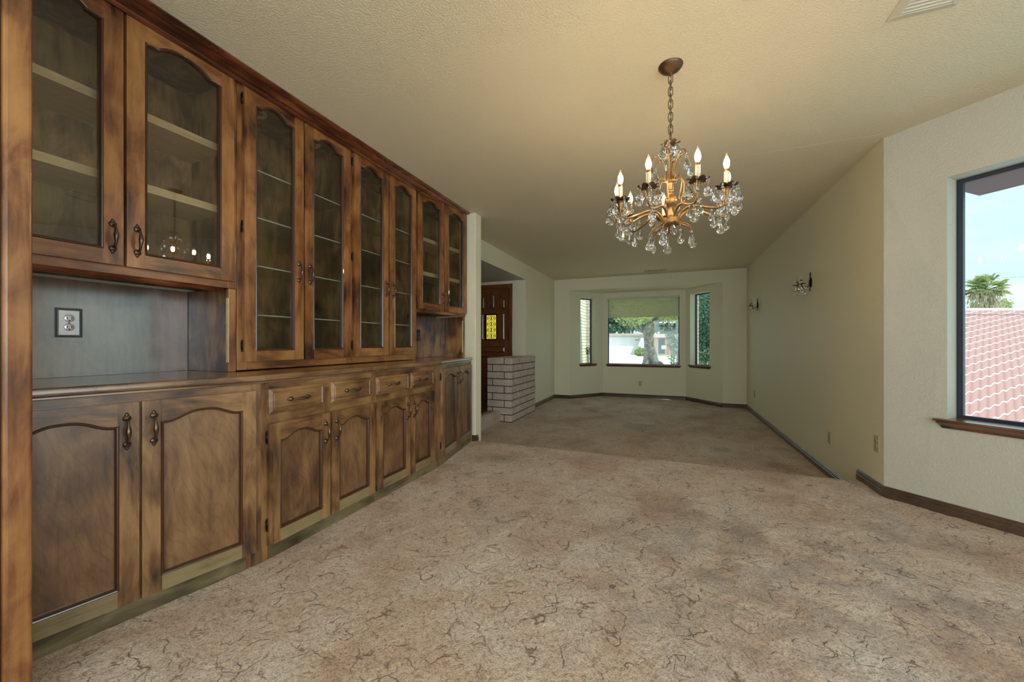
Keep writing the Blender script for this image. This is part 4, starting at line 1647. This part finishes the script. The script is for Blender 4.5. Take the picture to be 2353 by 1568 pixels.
# house eaves and brick outside the bay
b = MB()
b.prism([(-2.9, YB + 0.25), (XR + 0.5, YB + 0.25), (XR + 0.5, 8.9), (0.55, 9.62), (-1.55, 9.62), (-2.3, 8.9), (-2.9, 8.9)], 2.48, 2.56)
struct(b.build('trim_eave', M['alu']))
b = MB()
s2 = math.sqrt(0.5)
b.prism([(XR + 0.15, 3.55), (2.86, 2.16), (2.9 + 0.72, 2.10 + 0.66), (XR + 0.30 + 0.66, 3.62 + 0.66)], 2.24, 2.32)
struct(b.build('trim_eave_right', M['alu']))


def blockwork(name, x0, x1, y0, y1, z0, z1, h, L, faces):
    core = MB()
    core.box(x0 + 0.006, x1 - 0.006, y0 + 0.006, y1 - 0.006, z0, z1)
    bb = MB()
    k = 0
    z = z0
    while z < z1 - 0.01:
        for fc in faces:
            a0, a1 = (y0 + (0.042 if '-y' in faces else 0), y1) if fc == '+x' else (x0, x1)
            a = a0 - (L / 2 if k % 2 else 0)
            while a < a1:
                p, q = max(a, a0), min(a + L - 0.010, a1)
                if q - p > 0.02:
                    if fc == '+x':
                        bb.box(x1 - 0.04, x1, p, q, z, min(z + h - 0.010, z1))
                    else:
                        bb.box(p, q, y0, y0 + 0.04, z, min(z + h - 0.010, z1))
                a += L
        z += h
        k += 1
    c = core.build(name, M['slump_mortar'])
    bb.build('bricks', M['slump'], c, bevel=0.003)
    c['kind'] = 'structure'
    return c


blockwork('wall_exterior_left', -2.40, -2.045, 8.72, 10.40, ZG, 2.47, 0.080, 0.30, ['+x'])
blockwork('wall_exterior_pier', -2.40, -1.905, 10.401, 10.75, ZG, 2.47, 0.080, 0.30, ['+x', '-y'])
blockwork('wall_exterior_pier_right', 0.50, 0.664, 9.62, 9.85, ZG, 2.47, 0.080, 0.50, ['+x', '-y'])


def leaf_mat(name, c1, c2):
    t = NT(name)
    n = t.n('TexNoise', Vector=t.coords((1, 1, 1), rnd=False), Scale=3.0, Detail=3.0)
    col = t.ramp(n.outputs['Fac'], [(0.35, c1), (0.65, c2)])
    d = t.n('BsdfDiffuse', Color=col)
    tr = t.n('BsdfTranslucent', Color=col)
    mx = t.n('MixShader', Fac=0.42, i1=d.outputs[0], i2=tr.outputs[0])
    t.t.links.new(mx.outputs[0], t.out.inputs['Surface'])
    return t.m


M['leaf'] = leaf_mat('bright_leaves', (0.26, 0.34, 0.13), (0.52, 0.56, 0.28))  # green paled and greyed: haze of the window glass put into the colour
M['leafd'] = leaf_mat('dark_leaves', (0.10, 0.19, 0.14), (0.24, 0.36, 0.27))  # window-glass haze put into this green as well
M['bark'] = mat_brick('grey_bark', (0.14, 0.13, 0.12), (0.30, 0.29, 0.27))


def leaves(blobs, n, size, seed=1, flat=False):
    """leaves scattered in ellipsoids: (cx,cy,cz,rx,ry,rz)"""
    rnd = random.Random(seed)
    b = MB()
    for i in range(n):
        cx, cy, cz, rx, ry, rz = blobs[i % len(blobs)]
        while True:
            p = Vector((rnd.uniform(-1, 1), rnd.uniform(-1, 1), rnd.uniform(-1, 1)))
            if 0.25 < p.length < 1:
                break
        c = Vector((cx + p.x * rx, cy + p.y * ry, cz + p.z * rz))
        s = size * rnd.uniform(0.6, 1.3)
        u = Vector((rnd.gauss(0, 1), rnd.gauss(0, 1), rnd.gauss(0, 1))).normalized()
        w = u.cross(Vector((rnd.gauss(0, 1), rnd.gauss(0, 1), rnd.gauss(0, 1)))).normalized() * 0.5
        q = u.cross(w) * 0.18
        b.add([c - u * s, c - u * 0.2 * s + w * s + q * s, c + u * s, c - u * 0.2 * s - w * s + q * s], [(0, 1, 2), (0, 2, 3)])
    return b


def at(u, v, d):
    a = (u - 1176.5) / 880 * d
    return Vector((a * rv.x + fv.x * d, a * rv.y + fv.y * d, 1.05 - (v - 789) / 880 * d))


# front yard tree
p = at(1493, 850, 15)
t = thing('yard_tree', 'grey barked tree with forked trunk in the yard outside the middle bay window', 'tree', (p.x, p.y, ZG))
o3 = Vector((p.x, p.y, ZG))
b = MB()
tr = [at(1496, 860, 15), at(1494, 835, 15), at(1492, 815, 15), at(1491, 790, 15), at(1490, 768, 15), at(1494, 752, 15), at(1497, 742, 15)]
tr = [q - o3 for q in tr]
tr[0].z = -0.05
b.tube(smooth_path(tr, 4), [0.42, 0.38, 0.34, 0.31, 0.29, 0.27, 0.25, 0.23, 0.21, 0.20, 0.19, 0.185, 0.18, 0.18, 0.18, 0.18, 0.19, 0.20, 0.20, 0.20, 0.19, 0.18, 0.17, 0.16, 0.15], 14)
for rt in ([(1496, 838), (1512, 836), (1524, 846)], [(1496, 800), (1503, 822), (1513, 846)], [(1492, 820), (1482, 842), (1478, 852)]):
    pp = [at(u, v, 15 - 0.3 * i) - o3 for i, (u, v) in enumerate(rt)]
    b.tube(smooth_path(pp, 4), [0.16, 0.16, 0.15, 0.15, 0.14, 0.13, 0.12, 0.11, 0.10], 8)
b.build('trunk', M['bark'], t)
b = MB()
for br, r0 in (([(1486, 768), (1478, 762), (1467, 758), (1460, 745), (1449, 736), (1440, 722), (1432, 700)], 0.09), ([(1495, 748), (1494, 735), (1490, 715), (1480, 680)], 0.12),
               ([(1498, 748), (1506, 738), (1512, 722), (1522, 690)], 0.12), ([(1512, 722), (1530, 705), (1548, 690)], 0.07)):
    pp = smooth_path([at(u, v, 15 + 0.25 * i) - o3 for i, (u, v) in enumerate(br)], 4)
    b.tube(pp, [r0 * (1 - 0.6 * i / len(pp)) for i in range(len(pp))], 8)
b.build('branches', M['bark'], t)
bl = []
for (u, v, d, r) in ((1455, 722, 14, 0.75), (1476, 716, 15, 0.6), (1440, 700, 15.5, 1.0), (1500, 682, 15, 1.2), (1530, 695, 15.5, 1.2), (1560, 700, 15.5, 1.0), (1470, 670, 15, 1.6), (1530, 650, 16, 1.8), (1545, 722, 16, 0.6)):
    q = at(u, v, d) - o3
    bl.append((q.x, q.y, q.z, r, r, r * 0.62))
leaves(bl, 6500, 0.062, 3).build('foliage', M['leaf'], t)


def shrub(name, label, cat, u, v, d, blobs, n, size, mat, seed, group=None, stems=True):
    base = at(u, v, d)
    t = thing(name, label, cat, (base.x, base.y, ZG), 0, group)
    o3 = Vector((base.x, base.y, ZG))
    bl = []
    for (uu, vv, dd, r, rz) in blobs:
        q = at(uu, vv, dd) - o3
        bl.append((q.x, q.y, q.z, r, r, rz))
    leaves(bl, n, size, seed).build('foliage', M[mat], t)
    if stems:
        b = MB()
        for (x, y, z, r, _, rz) in bl:
            b.tube([(0, 0, 0), (x * 0.5, y * 0.5, z * 0.45), (x, y, z)], [0.03, 0.022, 0.01], 6)
        b.build('stems', M['bark'], t)
    return t


shrub('leafy_shrub', 'dark green large-leaved shrub at the right side of the middle bay window view', 'shrub', 1552, 840, 11,
      [(1552, 830, 11, 0.24, 0.26), (1556, 808, 11, 0.20, 0.24), (1546, 792, 11.1, 0.16, 0.18), (1560, 780, 11, 0.18, 0.22), (1566, 800, 11, 0.2, 0.3), (1538, 772, 11.2, 0.12, 0.12)], 420, 0.055, 'leafd', 5)
shrub('garden_tree', 'dense green tree filling the narrow right bay window view', 'tree', 1640, 850, 13,
      [(1612, 700, 13, 0.8, 0.9), (1628, 720, 13, 0.9, 0.9), (1615, 750, 13, 0.7, 0.7), (1632, 770, 13.2, 0.7, 0.8), (1612, 800, 13, 0.6, 0.6), (1630, 820, 13, 0.7, 0.6), (1645, 680, 13.5, 1.0, 1.0), (1612, 660, 13, 0.9, 0.9)], 14000, 0.05, 'leafd', 6)
shrub('clipped_bush', 'small round pale green bush left of the tree trunk outside', 'bush', 1472, 819, 44,
      [(1469, 809, 44, 0.6, 0.50), (1478, 809, 44, 0.5, 0.46)], 1600, 0.10, 'leaf', 8, stems=False)
shrub('doorside_plant', 'small green plant against the brick seen in the left bay window', 'plant', 1352, 812, 9.6,
      [(1351, 806, 9.55, 0.06, 0.09)], 60, 0.03, 'leafd', 9)
for i, (u, v, d, r, rz, lab) in enumerate(((1415, 738, 62, 4.2, 2.6, 'broad dark tree across the street behind the white garage, left in the window view'),
                                          (1452, 735, 84, 4.8, 2.4, 'dark tree across the street between the garage and the near trunk'),
                                          (1520, 742, 72, 4.2, 2.2, 'dark tree across the street behind the tan house, right of the near trunk'),
                                          (1566, 735, 56, 3.6, 3.0, 'dark tree across the street at the right edge of the middle window view'))):
    shrub('street_tree', lab, 'tree', u, 800, d, [(u, v, d, r, rz), (u + 14, v - 12, d, r * 0.8, rz), (u - 16, v - 8, d, r * 0.8, rz), (u, v - 38, d, r, rz * 1.2)], 3600, 0.42, 'leafd', 20 + i, 'trees across the street', stems=True)

# garage across the street
M['white'] = mat_plain('white_paint', (0.78, 0.79, 0.80), 0.6)
M['pinkroof'] = mat_plain('pink_shingle', (0.50, 0.36, 0.34), 0.9)
M['tan'] = mat_plain('tan_stucco', (0.52, 0.42, 0.34), 0.9)
M['darkwin'] = mat_plain('dark_window', (0.03, 0.04, 0.06), 0.2)
M['redpost'] = mat_plain('red_brown_post', (0.40, 0.13, 0.08), 0.7)


def cambox(b, u0, u1, v0, v1, d, th, m=0):
    p0, p1 = at(u0, v1, d), at(u1, v0, d)
    return p0, p1


def local_house(name, label, cat, u, d, parts):
    p = at(u, 800, d)
    t = thing(name, label, cat, (p.x, p.y, ZG - 0.3), YAW)
    cxl = (u - 1176.5) / 880 * d
    for nm, mat, boxes in parts:
        b = MB()
        for (u0, u1, v0, v1, dy0, dy1) in boxes:
            k = d / 880
            b.box((u0 - 1176.5) * k - cxl, (u1 - 1176.5) * k - cxl, dy0, dy1, 1.05 - (v1 - 789) * k - (ZG - 0.3), 1.05 - (v0 - 789) * k - (ZG - 0.3))
        b.build(nm, M[mat], t)
    return t


local_house('garage', 'white garage with wide white door across the street, left of the trunk', 'building', 1420, 50,
            [('wall', 'white', [(1350, 1472, 771, 826, 0, 6)]), ('garage_door', 'white', [(1362, 1466, 775, 826, -0.08, -0.01)]),
             ('roof', 'pinkroof', [(1344, 1476, 767, 771.5, -0.6, 6.4)]), ('door_sign', 'darkwin', [(1459, 1466, 781, 782.2, -0.1, -0.085)])])
local_house('house', 'tan house with dark doorway and red-brown post across the street, right of the trunk', 'building', 1530, 46,
            [('wall', 'tan', [(1500, 1620, 776, 826, 0, 3)]), ('roof', 'pinkroof', [(1494, 1626, 768, 776, -0.8, 3.4)]),
             ('window', 'darkwin', [(1513, 1527, 778, 813, -0.06, -0.005)]), ('post', 'redpost', [(1530, 1533, 776, 816, -0.7, -0.5)]),
             ('white_panel', 'white', [(1519, 1530, 794, 803, -0.12, -0.07)])])

# neighbour roof seen through the right window: ridge square to the camera direction
t_ = NT('pink_roof_tiles')
co = t_.coords((1, 1, 1), rnd=False)
sp = t_.n('SeparateXYZ', Vector=co)
qq = t_.math('MULTIPLY_ADD', sp.outputs[1], -1.26, sp.outputs[0])
wav = t_.math('SINE', t_.math('MULTIPLY', qq, 2 * PI / 0.125))
cl = t_.math('MULTIPLY_ADD', sp.outputs[0], -0.344, sp.outputs[1])
cl = t_.math('MULTIPLY_ADD', wav, 0.012, cl)
fr1 = t_.math('FRACT', t_.math('DIVIDE', cl, 0.156))
lines = t_.ramp(fr1, [(0.0, (1, 1, 1)), (0.07, (1, 1, 1)), (0.10, (0, 0, 0)), (0.96, (0, 0, 0)), (0.98, (1, 1, 1))])
colm = t_.math('FRACT', t_.math('DIVIDE', qq, 0.125))
cv = t_.ramp(colm, [(0.0, (0.80, 0.80, 0.80)), (0.5, (1, 1, 1)), (0.9, (1.0, 1.0, 1.0)), (1.0, (0.80, 0.80, 0.80))])
basec = t_.mix(1.0, (0.36, 0.185, 0.17), cv, 'MULTIPLY')
colr = t_.mix(lines, basec, (0.62, 0.56, 0.57))
t_.bsdf(colr, 0.6, 0.0, t_.bump(t_.math('ADD', lines, t_.math('MULTIPLY', wav, 0.3)), 0.5, 0.02))
M['rooftile'] = t_.m
p = at(2300, 789, 9)
t = thing('neighbour_roof', 'pink-red metal tile roof of the next house outside the right window', 'roof', (p.x, p.y, ZG - 0.3), YAW)
zr0 = 1.827 - (ZG - 0.3)
b = MB()
D = 5.2
b.prism([(0.0, zr0), (-D, zr0 - 0.45 * D), (-D, zr0 - 0.45 * D - 0.15), (0.0, zr0 - 0.15)], -5.8, 9.0, axis='x')
b.build('tile_slope', M['rooftile'], t)
b = MB()
b.box(-5.8, 9.0, -0.06, 0.10, zr0 - 0.03, zr0 + 0.045)
b.build('ridge_cap', M['white'], t, bevel=0.02)
b = MB()
b.box(-5.6, 8.8, -D + 0.3, 0.0, 0.0, zr0 - 0.45 * D - 0.16)
b.build('wall', M['tan'], t)
b = MB()
b.tube([(-5.8, -0.9, zr0 - 0.18), (9, -0.9, zr0 - 0.17)], 0.006, 5)
b.build('cable', M['alu'], t)

# palm
p = at(2258, 700, 42)
t = thing('palm_tree', 'shaggy fan palm rising above the pink roof outside the right window', 'palm', (p.x, p.y, ZG - 0.3))
o3 = Vector((p.x, p.y, ZG - 0.3))
top = at(2260, 668, 42) - o3
b = MB()
b.tube([(0, 0, 0), (0.05, 0, top.z * 0.5), (top.x, top.y, top.z)], [0.4, 0.34, 0.3], 10)
b.build('trunk', M['bark'], t)
rn = random.Random(4)
fg, dd = MB(), MB()
for i in range(54):
    a = rn.uniform(0, 2 * PI)
    el = rn.uniform(-0.35, 1.35)
    dirv = Vector((math.cos(a) * math.cos(el), math.sin(a) * math.cos(el), math.sin(el)))
    st = top + dirv * rn.uniform(0.9, 1.25)
    side = dirv.cross(Vector((0, 0, 1))).normalized()
    up = side.cross(dirv)
    for k in range(13):
        th = -1.25 + 2.5 * k / 12
        v = (dirv * math.cos(th) + side * math.sin(th)).normalized()
        Lf = 1.05 * (1 - 0.25 * abs(th))
        tip = st + v * Lf + Vector((0, 0, -0.28 * Lf))
        w = v.cross(up).normalized() * 0.045
        fg.add([st - w, st + v * Lf * 0.6 - w, tip, st + v * Lf * 0.6 + w, st + w], [(0, 1, 2, 3, 4)])
    fg.tube([top, st], 0.03, 4)
for i in range(420):
    a = rn.uniform(0, 2 * PI)
    r = rn.uniform(0.3, 1.5)
    z0 = top.z - rn.uniform(0.0, 1.9)
    q = Vector((top.x + r * math.cos(a), top.y + r * math.sin(a), z0))
    w = Vector((-math.sin(a), math.cos(a), 0)) * rn.uniform(0.05, 0.12)
    dn = Vector((0.15 * math.cos(a), 0.15 * math.sin(a), -rn.uniform(0.4, 0.9)))
    dd.add([q - w, q + w, q + dn], [(0, 1, 2)])
fg.build('fronds', M['leaf'], t)
M['dry'] = leaf_mat('dry_fronds', (0.40, 0.33, 0.22), (0.62, 0.54, 0.40))
dd.build('dead_skirt', M['dry'], t)
shrub('distant_shrub', 'small green treetop just right of the palm above the pink roof', 'tree', 2305, 760, 44, [(2300, 702, 44, 0.9, 0.9), (2306, 708, 44, 0.8, 0.8)], 500, 0.14, 'leaf', 31)
b = MB()
b.tube([at(2100, 650, 60), at(2500, 668 - 40, 60)], 0.02, 4)
o = b.build('power_line', M['alu'])
tag(o, 'thin power line crossing the sky beside the palm', 'cable')
